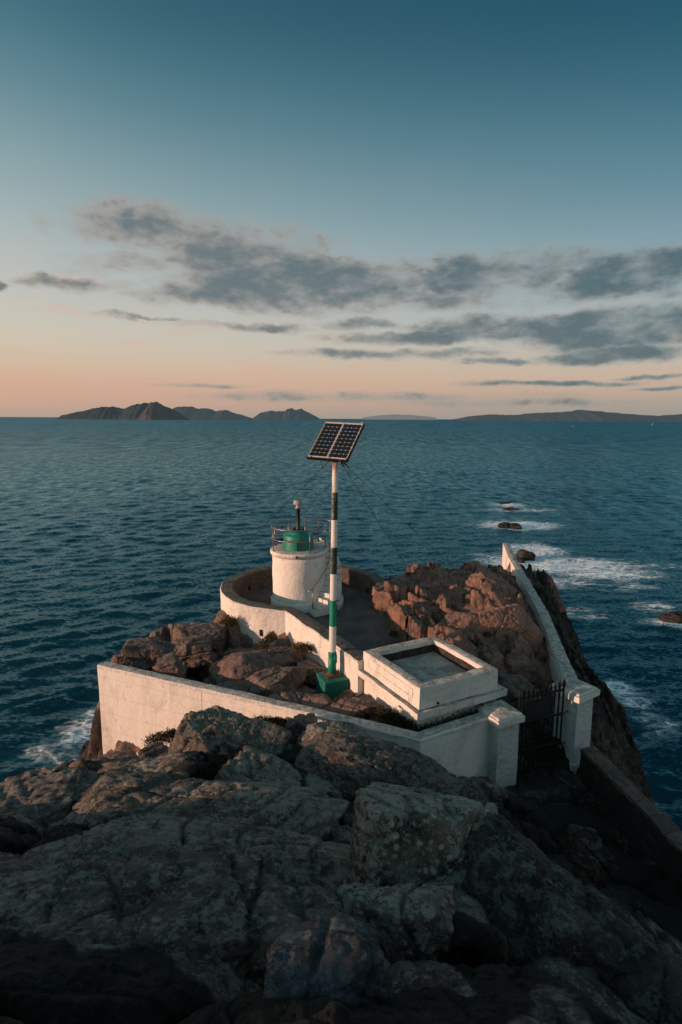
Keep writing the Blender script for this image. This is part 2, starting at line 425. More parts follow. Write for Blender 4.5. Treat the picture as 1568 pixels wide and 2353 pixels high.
def mat_floor(name, a, b, sc=.9):
    m = MatB(name); p = m.pos
    n1 = m.noise(p, sc, 7, .65, .6); n2 = m.noise(p, 14, 5, .7)
    c = m.mix(n1.step(.38, .62), a, b); c = m.mix(n2.step(.45, .75) * .5, c, tuple(x * .5 for x in a[:3]) + (1,))
    c = m.mix(m.noise(p, 5, 9, .75, .4).step(.5, .62) * .5, c, tuple(x * .55 for x in a[:3]) + (1,))
    sp = m.noise(m.scaled(p, (1, 2.4, 1)), 3.1, 6, .7).step(.62, .70)
    c = m.mix(sp * .5, c, (.17, .16, .15, 1))
    return m.out(c, .8, m.bump(n1 + n2 * .3, .5, .03), spec=.25)
M['deck'] = mat_floor('dark_worn_paving', (.075, .064, .060, 1), (.125, .108, .098, 1))
M['roof'] = mat_floor('grey_roof_screed', (.22, .21, .19, 1), (.40, .385, .35, 1), 1.3)
M['green'] = mat_simple('green_paint', (.004, .19, .135, 1), .5, var=.35, scale=9, bumpd=.012)
M['green_block'] = mat_simple('green_concrete_paint', (.004, .135, .10, 1), .6, var=.5, scale=6, bumpd=.015)
M['steel'] = mat_simple('weathered_steel_tube', (.30, .24, .21, 1), .42, .7, .4, 20, .25)
M['iron'] = mat_simple('black_iron', (.012, .012, .013, 1), .55, .3, .4, 20, .12)
M['black'] = mat_simple('black_painted_post', (.014, .016, .018, 1), .5, 0, .3, 20)
M['hole'] = mat_simple('painted_hole_shade', (.004, .004, .004, 1), 1, 0, 0, 10)
M['lampwhite'] = mat_simple('pale_lamp_housing', (.33, .33, .32, 1), .4, 0, .2, 20)
M['rust'] = mat_simple('rusty_iron', (.16, .06, .035, 1), .8, .2, .5, 20, .4)
M['cable'] = mat_simple('steel_cable', (.012, .012, .012, 1), .9, 0, .2, 30)
def mat_pole():
    m = MatB('banded_pole_paint'); p = m.pos; z = m.xyz(p)[2]
    # bands from the top down: white, dark, white, dark, white, green, white, green
    zt = [16.9, at(771, 1131, 17.1).z, at(770, 1194, 17.1).z, at(769, 1257, 17.1).z, at(768, 1318, 17.1).z, at(766, 1378, 17.1).z, at(766, 1438, 17.1).z, at(764, 1496, 17.1).z, 9]
    W = (.66, .63, .58, 1); D = (.012, .03, .03, 1); G = (.004, .2, .13, 1)
    cols = [W, D, W, D, W, G, W, G]
    c = cols[0]
    rag = m.noise(p, 14, 5, .7)
    zz = z + (rag - .5) * .02
    for k in range(1, 8):
        f = 1 - zz.step(zt[k] - .004, zt[k] + .004)
        c = m.mix(f, c, cols[k])
    nx = m.xyz(m.nor)[0]
    chip = (m.noise(p, 22, 7, .75) + (nx * -.16) + (m.noise(p, 3, 3) - .5) * .5).step(.66, .69) * z.step(zt[4] + .0, zt[4] + .1)
    c = m.mix(chip * .9, c, (.42, .38, .32, 1))
    dirt = m.noise(m.scaled(p, (1, 1, .25)), 9, 6, .65, .6).step(.5, .72)
    c = m.mix(dirt * .5 * z.step(zt[6], zt[2]), c, (.26, .19, .16, 1))
    rust = z.step(zt[0] - .62, zt[0] - .18) * m.noise(m.scaled(p, (1, 1, .3)), 11, 5, .7).step(.4, .55)
    c = m.mix(rust * .9, c, (.2, .055, .03, 1))
    return m.out(c, .55, m.bump(m.noise(p, 18, 6), .6, .01), spec=.35)
M['pole'] = mat_pole()

def white_edge(name): pass

# ------------------------------------------------------------------ terrain
CP = [  # (x, y, z)
 (0, 0, 16.0), (-3, 0, 15.9), (3, 0, 15.3), (0, -5, 16.5), (-5, 3, 14.7), (5, 2, 13.6), (8, 4, 11.2),
 (-6, 6, 13.0), (-8, 9, 10.9), (-8.5, 12, 9.2), (-12, 10, 7), (-14, 13, 2), (-10.5, 13.5, 5.6), (-12, 6, 9.5), (-14, 4, 9),
 (-8.2, 14, 8.5), (-7.3, 15.4, 7.6), (-8.3, 16.4, 5.0), (-9.6, 16.0, 3.8), (-12, 16, 0), (-7.6, 17.0, 6.6), (-6.3, 16.5, 6.8), (-5.3, 16.0, 7.3), (-4.2, 15.5, 8.2), (-3, 14.9, 9.0), (-14.5, 18, -1.5),
 (-3.2, 12.4, 10.6), (-4.2, 13, 9.8), (-5.9, 14.5, 8.2), (-2.4, 13, 10.2), (-1.4, 12.5, 10.2), (-.4, 12.6, 10.1), (.7, 12.3, 9.9), (2.0, 11.8, 9.6), (3.5, 12.5, 9.0), (4.3, 12.9, 8.5),
 (-1, 13.8, 9.7), (1, 13.0, 9.5), (3, 13.3, 8.75), (4, 13.9, 8.3),
 (-3.8, 10.3, 10.4), (-5.6, 9.5, 10.5), (-1.5, 9.5, 10.9), (.6, 9.5, 10.5), (2, 9.5, 10.2), (3.6, 11, 9.0), (5, 11, 8.4),
 (5.5, 14.2, 7.8), (5.5, 12.6, 8.0), (6.5, 13.2, 7.7), (6.6, 11, 7.7), (7.2, 8.5, 8.0), (5.7, 15.5, 8.0), (5.8, 16.5, 8.4),
 (-2.9, 7.3, 11.7), (-1.1, 7.1, 11.7), (-5, 7.4, 11.9), (-3.6, 5.2, 12.7), (-2, 4.8, 13.2), (-.7, 4.3, 13.3), (-1.2, 2.8, 14.4), (.1, 2.6, 14.7), (.7, 3.2, 14.0), (.3, 5.4, 12.6), (.2, 7.5, 11.4),
 (1.4, 3.4, 13.9), (2.1, 5.3, 12.8), (3.1, 5.4, 11.8), (3.4, 7.3, 11.2), (4.8, 8.8, 9.6), (5.4, 6, 10.2), (3.9, 4, 12.2), (1.2, 6.6, 12.2), (1.8, 8.2, 10.6),
 (8.4, 11, 7.2), (9.6, 11, 5.6), (11.2, 12, 2.6), (15, 16, -1.5), (14, 8, 2), (9.5, 6, 8),
 (-.3, 16.8, 9.5), (-1.5, 18.5, 9.4), (-3, 20.5, 9.45), (-4.4, 21.2, 9.4), (-5.5, 23.2, 9.3), (-3, 18, 9.2), (-5, 19.5, 9.0), (-7, 20, 8.8), (-8.3, 19, 8.4), (1, 14.8, 9.5), (1.5, 14.2, 9.55), (.3, 15.2, 9.4), (2.6, 13.9, 9.2), (3.6, 14.7, 9.2),
 (-4, 16.6, 9.0), (-7.5, 18.2, 8.3), (-8.0, 22, 8.6), (-6.9, 23.2, 8.7), (-6, 25, 8.4), (-8.6, 20, 8.3), (-8.5, 18.8, 7.6), (-8.7, 17.7, 4.8), (-9.3, 17.6, 3.2),
 (-9.8, 19, 4.2), (-9.6, 22, 5.5), (-8.4, 25, 5.5), (-12.5, 20, -1), (-11.5, 26, -1), (-5.5, 29, 6.5), (-2, 31.5, 6.5), (-2, 37, -1), (-8, 33, -1),
 (2.2, 24.5, 10.35), (2.6, 22.3, 10.4), (2.9, 19.8, 10.5), (3.5, 18.8, 10.45), (4.3, 18.2, 10.1), (6.2, 22, 10.6), (7.6, 22, 9.4), (6.4, 25, 10.4), (7.4, 27, 10.4), (8.4, 27, 9.6), (8.9, 30, 8.9), (4, 29, 10.0), (6, 28, 10.1), (7.9, 24, 9.6), (4.2, 23, 10.0), (4.6, 26, 9.9),
 (5, 18, 9.4), (6.2, 18.5, 9.3), (5.2, 17, 8.9), (6.9, 19, 9.0), (7.2, 18.2, 8.7), (6.2, 20.2, 10.2), (5, 20, 10.0), (6.9, 20.5, 9.6), (7.5, 20.5, 9.0),
 (4, 33, 8), (3, 37, 3), (3, 41, -1), (8.4, 33, 7.9), (9.7, 35, 7.4), (9.9, 38, 6.4), (10, 41, 4), (12, 45, 0), (7, 41, 1), (1.5, 31, 7.5),
 (11.4, 33, 9.0), (11, 30, 8.6), (10.2, 26, 8.4), (9.0, 22, 8.4), (8.6, 19, 9.0), (8.2, 17, 8.6), (9.3, 17, 6.4),
 (13.0, 33, 6.4), (12.4, 28, 5.6), (11.8, 22, 5.2), (13.4, 38, 4.5), (15, 34, 1), (13.8, 27, .8), (13, 20, .6), (16.5, 30, -1.5), (17, 42, -1.5), (14, 46, -1.5), (15.2, 22, -1.5), (13, 16, .5),
]
def rbf_fit(P):
    P = np.array(P, float); xy = P[:, :2]; z = P[:, 2]; n = len(P)
    D = np.hypot(xy[:, None, 0] - xy[None, :, 0], xy[:, None, 1] - xy[None, :, 1])
    D = np.sqrt(D * D + .15)
    A = np.zeros((n + 3, n + 3)); A[:n, :n] = D; A[:n, n] = 1; A[:n, n + 1:] = xy; A[n, :n] = 1; A[n + 1:, :n] = xy.T
    w = np.linalg.solve(A, np.concatenate([z, [0, 0, 0]]))
    return xy, w
RX, RW = rbf_fit(CP)
def base_h(x, y):
    out = np.empty(len(x))
    for i in range(0, len(x), 20000):
        a = x[i:i + 20000]; b = y[i:i + 20000]
        D = np.sqrt((a[:, None] - RX[None, :, 0]) ** 2 + (b[:, None] - RX[None, :, 1]) ** 2 + .15)
        out[i:i + 20000] = D @ RW[:-3] + RW[-3] + RW[-2] * a + RW[-1] * b
    return out
def inpoly(x, y, poly):
    r = np.zeros(len(x), bool); n = len(poly)
    for i in range(n):
        x1, y1 = poly[i]; x2, y2 = poly[(i + 1) % n]
        c = ((y1 > y) != (y2 > y)) & (x < (x2 - x1) * (y - y1) / (y2 - y1 + 1e-12) + x1)
        r ^= c
    return r
RC = (-1.6, 24.6); RO = 3.7
BL = Vector((.71, 16.5)); BF = Vector((2.1, 14.0)); BR = Vector((4.49, 15.25)); BB = Vector((3.13, 17.8))
DECK = [(RC[0] + 3.45 * math.cos(R(a)), RC[1] + 3.45 * math.sin(R(a))) for a in range(12, 265, 6)] + [(-.2, 17.9), (.6, 16.5), (3.1, 17.9), (3.0, 18.7), (2.35, 20.0), (2.15, 21.2), (2.05, 22.5), (2.0, 23.6)]
def terrain_h(x, y, coarse=False):
    p3 = np.stack([x, y, np.zeros_like(x)], 1)
    h = base_h(x, y)
    wx = fbm(p3 * .5, 3, 11) * .35; wy = fbm(p3 * .5 + 40, 3, 12) * .35
    q = np.stack([x + wx, y + wy], 1)
    fgm = 1 - sstep(12.5, 14, y - np.clip(-x - 1, 0, 6) * .55 - sstep(.5, 2, x) * 2.0)                      # foreground slabs
    f1, f2, idd, ox, oy = voro(np.stack([q[:, 0] * .36 + q[:, 1] * .10, q[:, 1] * .66 - q[:, 0] * .05], 1), 3)
    e = f2 - f1
    fg = (idd - .5) * .30 + oy * np.sin(idd * 70) * .4 + .20 * sstep(0, .3, e) - .34 * np.exp(-(e / .05) ** 2) - .16
    fg += fbm(p3 * 1.1, 5, 21) * .14 + fbm(p3 * 5, 5, 22) * .045 + fbm(p3 * 15, 3, 23) * .012
    # middle: angular jointed blocks with tilted flat tops
    a = .5
    c, s_ = math.cos(a), math.sin(a)
    qr = np.stack([(q[:, 0] * c + q[:, 1] * s_) * .62, (-q[:, 0] * s_ + q[:, 1] * c) * .40], 1)
    g1, g2, gid, gx, gy = voro(qr, 5)
    e2 = g2 - g1
    t1 = np.sin(gid * 91.7) * .75; t2 = np.sin(gid * 53.1 + 2) * .6
    md = (gid - .5) * .35 + gx * t1 + gy * t2 - .20 * (1 - sstep(0, .09, e2)) + .08 * sstep(.05, .5, e2) - .02
    k1, k2, kid, kx, ky = voro(qr * 2.3 + 9, 8); e3 = k2 - k1
    md += -.11 * np.exp(-(e3 / .05) ** 2) + (kid - .5) * .06 + kx * np.sin(kid * 77) * .14
    md += fbm(p3 * 1.6, 4, 31, ridged=True) * .05 + fbm(p3 * 6, 4, 32) * .035
    crag = sstep(1.6, 2.6, x) * sstep(17, 18.5, y)
    fl = np.stack([x * 1.25 + y * .35, y * .5 - x * .3, x * 0], 1)
    w1_ = fbm(p3 * .55, 3, 36); w2_ = fbm(p3 * .8, 3, 37)
    s1_ = x * .62 + y * .16 + w1_ * .8; s2_ = x * 1.7 - y * .4 + w2_ * .9; s3_ = y * .42 - x * .1 + w1_ * .7
    fr = lambda t: t - np.floor(t)
    md += crag * (.46 * (.5 - fr(s1_)) + .07 * (.5 - fr(s2_)) + .24 * (fr(s3_) - .5) + .14)
    low = np.clip((h + 1) / 6, 0, 1)
    h2 = h + fg * fgm * .9 + md * (1 - fgm) * (.5 + .5 * low)
    cliff = np.exp(-((h - 4) / 4) ** 2)
    h2 += fbm(np.stack([x, y, x * 0 + 3], 1) * .45, 5, 41, ridged=True) * .8 * cliff
    return h2
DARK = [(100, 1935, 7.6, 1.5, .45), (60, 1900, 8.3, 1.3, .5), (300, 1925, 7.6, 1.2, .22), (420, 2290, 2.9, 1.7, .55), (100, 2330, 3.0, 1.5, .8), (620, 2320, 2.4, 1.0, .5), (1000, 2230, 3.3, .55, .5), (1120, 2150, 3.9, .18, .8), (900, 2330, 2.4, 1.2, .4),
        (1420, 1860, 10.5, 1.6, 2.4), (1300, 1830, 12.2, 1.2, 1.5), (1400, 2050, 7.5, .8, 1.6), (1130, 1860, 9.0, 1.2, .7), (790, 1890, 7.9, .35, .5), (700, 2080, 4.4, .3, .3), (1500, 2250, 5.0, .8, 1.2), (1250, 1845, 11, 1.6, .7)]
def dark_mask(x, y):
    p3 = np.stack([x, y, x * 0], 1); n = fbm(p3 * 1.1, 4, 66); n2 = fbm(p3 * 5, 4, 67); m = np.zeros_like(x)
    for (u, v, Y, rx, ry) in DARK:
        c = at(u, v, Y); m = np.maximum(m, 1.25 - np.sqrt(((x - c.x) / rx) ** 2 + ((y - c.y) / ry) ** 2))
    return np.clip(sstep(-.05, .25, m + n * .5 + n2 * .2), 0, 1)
def build_terrain():
    na, nr = 520, 760
    ang = np.linspace(-R(43), R(43), na); rr = 1.3 * (62 / 1.3) ** np.linspace(0, 1, nr)
    A, RR = np.meshgrid(ang, rr)
    x = (RR * np.sin(A)).ravel(); y = (RR * np.cos(A)).ravel()
    z = terrain_h(x, y)
    # keep the rock below the built floors
    dk = inpoly(x, y, DECK)
    z = np.where(dk, np.minimum(z, 9.66), z)
    bx = inpoly(x, y, [tuple(BL), tuple(BF), tuple(BR), tuple(BB)])
    z = np.where(bx, np.minimum(z, 9.5), z)
    yard = inpoly(x, y, [(-8, 17.9), (2, 13.9), (4.2, 15.1), (3.4, 17.4), (.3, 16.3), (-2.2, 21.0), (-3.5, 21.2), (-5, 22.6)])
    pathm = inpoly(x, y, [(4.75, 14.3), (6.5, 15.2), (6.8, 14.4), (8.2, 8.4), (7.0, 8.2), (5.0, 12.5)])
    z = np.where(pathm, np.minimum(z, 8.0), z)
    frt = inpoly(x, y, [(1.2, 13.75), (2.05, 13.45), (4.2, 14.8), (5.0, 14.5), (4.7, 13.6), (2.4, 12.7), (1.0, 13.2)])
    z = np.where(frt, np.minimum(z, 9.25 - np.clip(x - 1.2, 0, 4) * .36), z)
    z = np.where(z < -2.5, -2.5, z)
    P = np.stack([x, y, z], 1)
    # push along normals so steep faces break up too
    Z = z.reshape(nr, na)
    X = x.reshape(nr, na); Y = y.reshape(nr, na)
    Pg = P.reshape(nr, na, 3)
    du = np.gradient(Pg, axis=1); dv = np.gradient(Pg, axis=0)
    nn = np.cross(du, dv); nn /= np.linalg.norm(nn, axis=2, keepdims=True) + 1e-9
    nn = nn.reshape(-1, 3); nn[nn[:, 2] < 0] *= -1
    dist = np.hypot(x, y)
    k = np.clip(dist / 10, .35, 1)
    d = fbm(P * np.array([1.9, 1.9, .7]), 5, 51, ridged=True) * .065 * k + fbm(P * 5.5, 5, 52) * .05 - np.clip(fbm(P * 3.5, 4, 53) - .12, 0, 1) * .18
    for nj, sc_, sd_ in (((.8, .5, .33), .9, 5), ((-.35, .75, .55), .8, 6), ((.2, -.3, .93), 1.2, 7)):
        jj = P @ np.array(nj) * sc_ + fbm(P * .5, 3, 80 + sd_) * .5; fr = np.abs(jj - np.round(jj)) * (1 + 2 * np.clip(fbm(P * .4, 2, 90 + sd_), 0, 1))
        d -= np.exp(-(fr / .022) ** 2) * .10 * k
    steep = 1 - nn[:, 2]
    d = d * (.5 + 1.6 * steep)
    d = np.where(dk | bx | pathm, d * .1, d)
    P = P + nn * d[:, None]
    me = bpy.data.meshes.new('headland')
    idx = np.arange(nr * na).reshape(nr, na)
    fc = np.stack([idx[:-1, :-1], idx[:-1, 1:], idx[1:, 1:], idx[1:, :-1]], -1).reshape(-1, 4)[:, ::-1]
    keep = P[fc, 2].max(1) > -2.3
    fc = fc[keep]
    me.vertices.add(len(P)); me.vertices.foreach_set('co', P.ravel())
    me.loops.add(fc.size); me.loops.foreach_set('vertex_index', fc.ravel())
    me.polygons.add(len(fc)); me.polygons.foreach_set('loop_start', np.arange(0, fc.size, 4)); me.polygons.foreach_set('loop_total', np.full(len(fc), 4))
    cx = P[fc, 0].mean(1); cy = P[fc, 1].mean(1); cz = P[fc, 2].mean(1)
    mi = np.zeros(len(fc), int)
    mi[(cy > 13.2)] = 1
    mi[(cy > 17.0) & (cx > 1.7) & (cz > 3)] = 2
    wall_x = 7.2 + (cy - 16.4) * .18
    mi[(cx > wall_x + .6) & (cy > 8)] = 3
    mi[cz < 2.2] = 3
    mi[(cx < -7.9) & (cz < 7.8) & (cy > 13)] = 3
    mi[(cx > 4.6) & (cy < 16.5) & (cy > 9)] = 3
    me.update()
    me.polygons.foreach_set('material_index', mi.astype(np.int32)); me.polygons.foreach_set('use_smooth', np.ones(len(fc), bool))
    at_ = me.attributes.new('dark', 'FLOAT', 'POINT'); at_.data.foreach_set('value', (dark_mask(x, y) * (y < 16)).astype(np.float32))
    for m in ('rock_fg', 'rock_mid', 'rock_crag', 'rock_cliff'): me.materials.append(M[m])
    me.update(); me.validate()
    o = bpy.data.objects.new('headland', me); COL.objects.link(o); tag(o, kind='structure')
M['rock_cliff'] = mat_rock('dark_cliff_rock', (.05, .038, .032, 1), (.018, .016, .015, 1), (.09, .04, .025, 1), .05, .5, .8)
build_terrain()

def build_hill():
    """the headland behind and to the left of the viewpoint"""
    nx, ny = 120, 110
    xs = np.linspace(-60, 40, nx); ys = np.linspace(-70, 9, ny)
    X, Y = np.meshgrid(xs, ys); x = X.ravel(); y = Y.ravel()
    p3 = np.stack([x, y, x * 0], 1)
    h = 15.0 - .0 * x
    ridge = 6.0 * np.exp(-((x + 24) / 9.0) ** 2) * (1 - sstep(-2.0, 6.0, y + fbm(p3 * .2, 3, 5) * 2))
    h = 12.5 + ridge + 3 * (1 - sstep(-30, -3, y)) * (1 - sstep(5, 30, x)) + fbm(p3 * .15, 5, 61) * 1.6 + fbm(p3 * .8, 4, 62) * .4
    h = h - sstep(-40, -60, x) * 14 - sstep(8, 32, x) * 15 - sstep(3, 9, y) * 9
    near = np.exp(-(np.hypot(x, y) / 6) ** 2)
    h = h * (1 - near) + near * 14.0
    infr = (np.abs(np.arctan2(x, np.maximum(y, .01))) < R(46)) & (y > .6)
    h = np.where(infr, np.minimum(h, terrain_h(x, y) - 1.2), h)
    idx = np.arange(nx * ny).reshape(ny, nx)
    fc = np.stack([idx[:-1, :-1], idx[:-1, 1:], idx[1:, 1:], idx[1:, :-1]], -1).reshape(-1, 4)
    o = mesh_obj('hillside', np.stack([x, y, h], 1).tolist(), fc.tolist(), M['rock_fg'], smooth=True); tag(o, kind='structure')
build_hill()

# ------------------------------------------------------------------ sea
FOAM = [  # (u, v, half width m, half depth m, strength) at sea level
 (1300, 1300, 9, 4.5, 1.0), (1390, 1318, 7, 3, .8), (1235, 1265, 4, 5, .9), (1133, 1285, 3, 4, .6), (1190, 1207, 6.5, 4, 1.15), (1168, 1160, 4.5, 4, .7), (1195, 1172, 10, 2.5, .6),
 (1450, 1345, 5, 3, .4), (1420, 1575, 1.3, 1.3, .72), (1445, 1610, 1.7, 1.4, .58), (1500, 1660, 2, 1.8, .42), (188, 1690, 1.6, 2.2, .66), (120, 1735, 2.2, 1.3, .48), (215, 1650, .9, 2.2, .58),
 (1550, 1432, 2.6, 1.4, .8), (1500, 1395, 4, 2, .42), (1290, 1335, 5, 4, .5), (1530, 1300, 9, 2.5, .35), (1340, 1410, 4, 3, .35), ]
def build_sea():
    na = 470
    af = np.linspace(-R(36), R(36), na); ab = np.linspace(R(36), R(324), 40)[1:-1]
    ang = np.concatenate([af, ab])
    r1 = 14 * (300 / 14) ** np.linspace(0, 1, 620); r2 = 300 * (70000 / 300) ** np.linspace(0, 1, 70)[1:]
    rr = np.concatenate([[.01], r1, r2]); nr = len(rr)
    A, RR = np.meshgrid(ang, rr); n2 = len(ang)
    x = (RR * np.sin(A)).ravel(); y = (RR * np.cos(A)).ravel(); rad = RR.ravel()
    z = np.zeros_like(x)
    rng = np.random.RandomState(4)
    sp = np.maximum(rad * R(72) / na, rad * .005)
    amp_mod = .75 + .45 * fbm(np.stack([x, y, x * 0], 1) * .03, 3, 71)
    front = np.abs(A.ravel()) < R(36.5)
    for k in range(90):
        lam = .55 * (7.5 / .55) ** rng.rand(); lam = min(lam, 5.0 + rng.rand()); th = rng.normal(R(-78), R(30)); ph = rng.rand() * 6.28
        kk = 2 * math.pi / lam
        a = .0084 * lam ** .72 * (.6 + .8 * rng.rand()) * .62
        w = np.clip((lam / sp - 2.5) / 2.5, 0, 1)
        t = kk * (x * math.cos(th) + y * math.sin(th)) + ph
        s = np.sin(t)
        z += a * w * (s + .35 * np.cos(2 * t)) * amp_mod
    z = np.where(front & (rad < 900), z, 0)
    foam = np.zeros_like(x)
    for (u, v, hw, hd, g) in FOAM:
        c = on(u, v, 0); d = ((x - c.x) / hw) ** 2 + ((y - c.y) / hd) ** 2
        foam = np.maximum(foam, g * np.exp(-d * .9))
    me = bpy.data.meshes.new('sea')
    idx = np.arange(nr * n2).reshape(nr, n2); nxt = np.roll(idx, -1, axis=1)
    fc = np.stack([idx[:-1], idx[1:], nxt[1:], nxt[:-1]], -1).reshape(-1, 4)[:, ::-1]
    P = np.stack([x, y, z], 1)
    me.vertices.add(len(P)); me.vertices.foreach_set('co', P.ravel())
    me.loops.add(fc.size); me.loops.foreach_set('vertex_index', fc.ravel())
    me.polygons.add(len(fc)); me.polygons.foreach_set('loop_start', np.arange(0, fc.size, 4)); me.polygons.foreach_set('loop_total', np.full(len(fc), 4))
    me.update()
    me.polygons.foreach_set('use_smooth', np.ones(len(fc), bool))
    at_ = me.attributes.new('foam', 'FLOAT', 'POINT'); at_.data.foreach_set('value', foam.astype(np.float32))
    m = MatB('sea_water'); p = m.pos
    px, py, pz = m.xyz(p)
    dist = (px * px + py * py).op('SQRT')
    near = 1 - dist.step(60, 900, False)
    fo = m.attr('foam')
    w1 = m.noise(m.scaled(p, (.75, 1.7, 1), rot=(0, 0, .12)), 1.5, 5, .6, .5)
    w2 = m.noise(m.scaled(p, (.6, 1.8, 1), (3, 1, 0), (0, 0, -.15)), .32, 6, .62, .6)
    w3 = m.noise(m.scaled(p, (.5, 2.0, 1), (3, 1, 0), (0, 0, .1)), .05, 5, .6, .4)
    patch = m.noise(m.scaled(p, (.5, 1.4, 1)), .02, 5, .55, .5)
    # foam lace
    lw = m.noise(m.scaled(p, (1, 1.5, 1)), .8, 4, .6, 0, col=True)
    vm = m.N.new('ShaderNodeVectorMath'); vm.operation = 'MULTIPLY_ADD'; m.L.new(lw, vm.inputs[0]); vm.inputs[1].default_value = (1.3, 1.3, 0); m.L.new(p, vm.inputs[2])
    lace = 1 - m.vor(m.scaled(vm.outputs[0], (.75, 1.25, 1)), 1.0, 'DISTANCE_TO_EDGE').step(0, .16)
    lace2 = 1 - m.vor(m.scaled(vm.outputs[0], (.8, 1.3, 1), (5, 5, 0)), 2.6, 'DISTANCE_TO_EDGE').step(0, .2)
    fbn = m.noise(m.scaled(p, (.7, 1.6, 1)), .55, 8, .7, .8)
    fm = ((fo * 1.9 - .50 + (fbn - .5) * 2.6).clamp() * (lace * .7 + lace2 * .45 + .12) * 1.7 + (fo * 1.35 - .98 + (fbn - .5) * 3.4).clamp() * (.35 + lace * .65)).clamp()
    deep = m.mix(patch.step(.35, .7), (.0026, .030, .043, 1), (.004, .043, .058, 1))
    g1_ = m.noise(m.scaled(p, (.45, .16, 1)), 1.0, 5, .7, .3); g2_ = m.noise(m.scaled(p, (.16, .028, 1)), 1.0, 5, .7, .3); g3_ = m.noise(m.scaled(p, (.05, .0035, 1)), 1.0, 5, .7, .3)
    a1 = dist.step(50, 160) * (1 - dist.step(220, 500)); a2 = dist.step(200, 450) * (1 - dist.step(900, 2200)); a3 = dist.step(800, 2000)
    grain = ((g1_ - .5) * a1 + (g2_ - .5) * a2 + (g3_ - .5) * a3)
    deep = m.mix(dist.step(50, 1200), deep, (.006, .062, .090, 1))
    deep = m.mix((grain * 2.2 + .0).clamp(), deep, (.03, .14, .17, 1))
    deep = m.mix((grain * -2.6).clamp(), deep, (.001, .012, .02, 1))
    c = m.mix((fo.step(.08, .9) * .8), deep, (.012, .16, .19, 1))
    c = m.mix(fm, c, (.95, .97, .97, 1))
    cap = m.noise(m.scaled(p, (.8, 2.6, 1)), 1.1, 7, .7, .5).step(.73, .8) * near * .25
    c = m.mix(cap, c, (.3, .42, .45, 1))
    # ripples tilt the normal directly, so they hold up to the horizon
    def rip(sc, s0, loc, rot):
        n = m.noise(m.scaled(p, sc, loc, (0, 0, rot)), s0, 4, .6, .4, col=True)
        v = m.N.new('ShaderNodeVectorMath'); v.operation = 'SUBTRACT'; m.L.new(n, v.inputs[0]); v.inputs[1].default_value = (.5, .5, .5); return v.outputs[0]
    def vadd(a, b, k):
        v = m.N.new('ShaderNodeVectorMath'); v.operation = 'MULTIPLY_ADD'; m.L.new(a, v.inputs[0])
        kn = m.comb(k, k * 1.6, 0.0); m.L.new(kn, v.inputs[1]); m.L.new(b, v.inputs[2]); return v.outputs[0]
    far = dist.step(60, 700); vfar = dist.step(400, 5000)
    nn = vadd(rip((.8, 1.7, 1), 3.2, (0, 0, 0), .15), m.nor, far * .1 + .70)
    nn = vadd(rip((.6, 1.6, 1), .42, (4, 1, 0), -.1), nn, far * .75 + .12)
    nn = vadd(rip((.4, 1.8, 1), .07, (4, 7, 0), .05), nn, far * .25)
    nn = vadd(rip((.3, 2.2, 1), .010, (1, 7, 0), .02), nn, vfar * .2)
    nv_ = m.N.new('ShaderNodeVectorMath'); nv_.operation = 'NORMALIZE'; m.L.new(nn, nv_.inputs[0])
    m.out(c, .9, nv_.outputs[0], spec=0)
    gl = m.N.new('ShaderNodeBsdfGlossy'); m.L.new(nv_.outputs[0], gl.inputs['Normal'])
    m.link((fm * .5 + .16 + dist.step(60, 1500) * .14).clamp(), gl.inputs['Roughness'])
    lr = (px / (dist + 1)).step(-.6, .5, False)
    gcol = m.mix(lr, (.50, .79, .90, 1), (.30, .70, .88, 1)); m.L.new(gcol, gl.inputs['Color'])
    fr = m.N.new('ShaderNodeFresnel'); fr.inputs[0].default_value = 1.333; m.L.new(nv_.outputs[0], fr.inputs['Normal'])
    mx = m.N.new('ShaderNodeMixShader'); m.link(((S(m.nt, fr.outputs[0]) * 1.1).min(.5 - dist.step(60, 600) * .14) * (1 + grain * 3.2) * (1 - fm * .8)).clamp(), mx.inputs[0])
    m.L.new(m.b.outputs[0], mx.inputs[1]); m.L.new(gl.outputs[0], mx.inputs[2])
    m.L.new(mx.outputs[0], m.N['Material Output'].inputs[0])
    me.materials.append(m.m)
    o = bpy.data.objects.new('sea', me); COL.objects.link(o); tag(o, kind='structure')
build_sea()

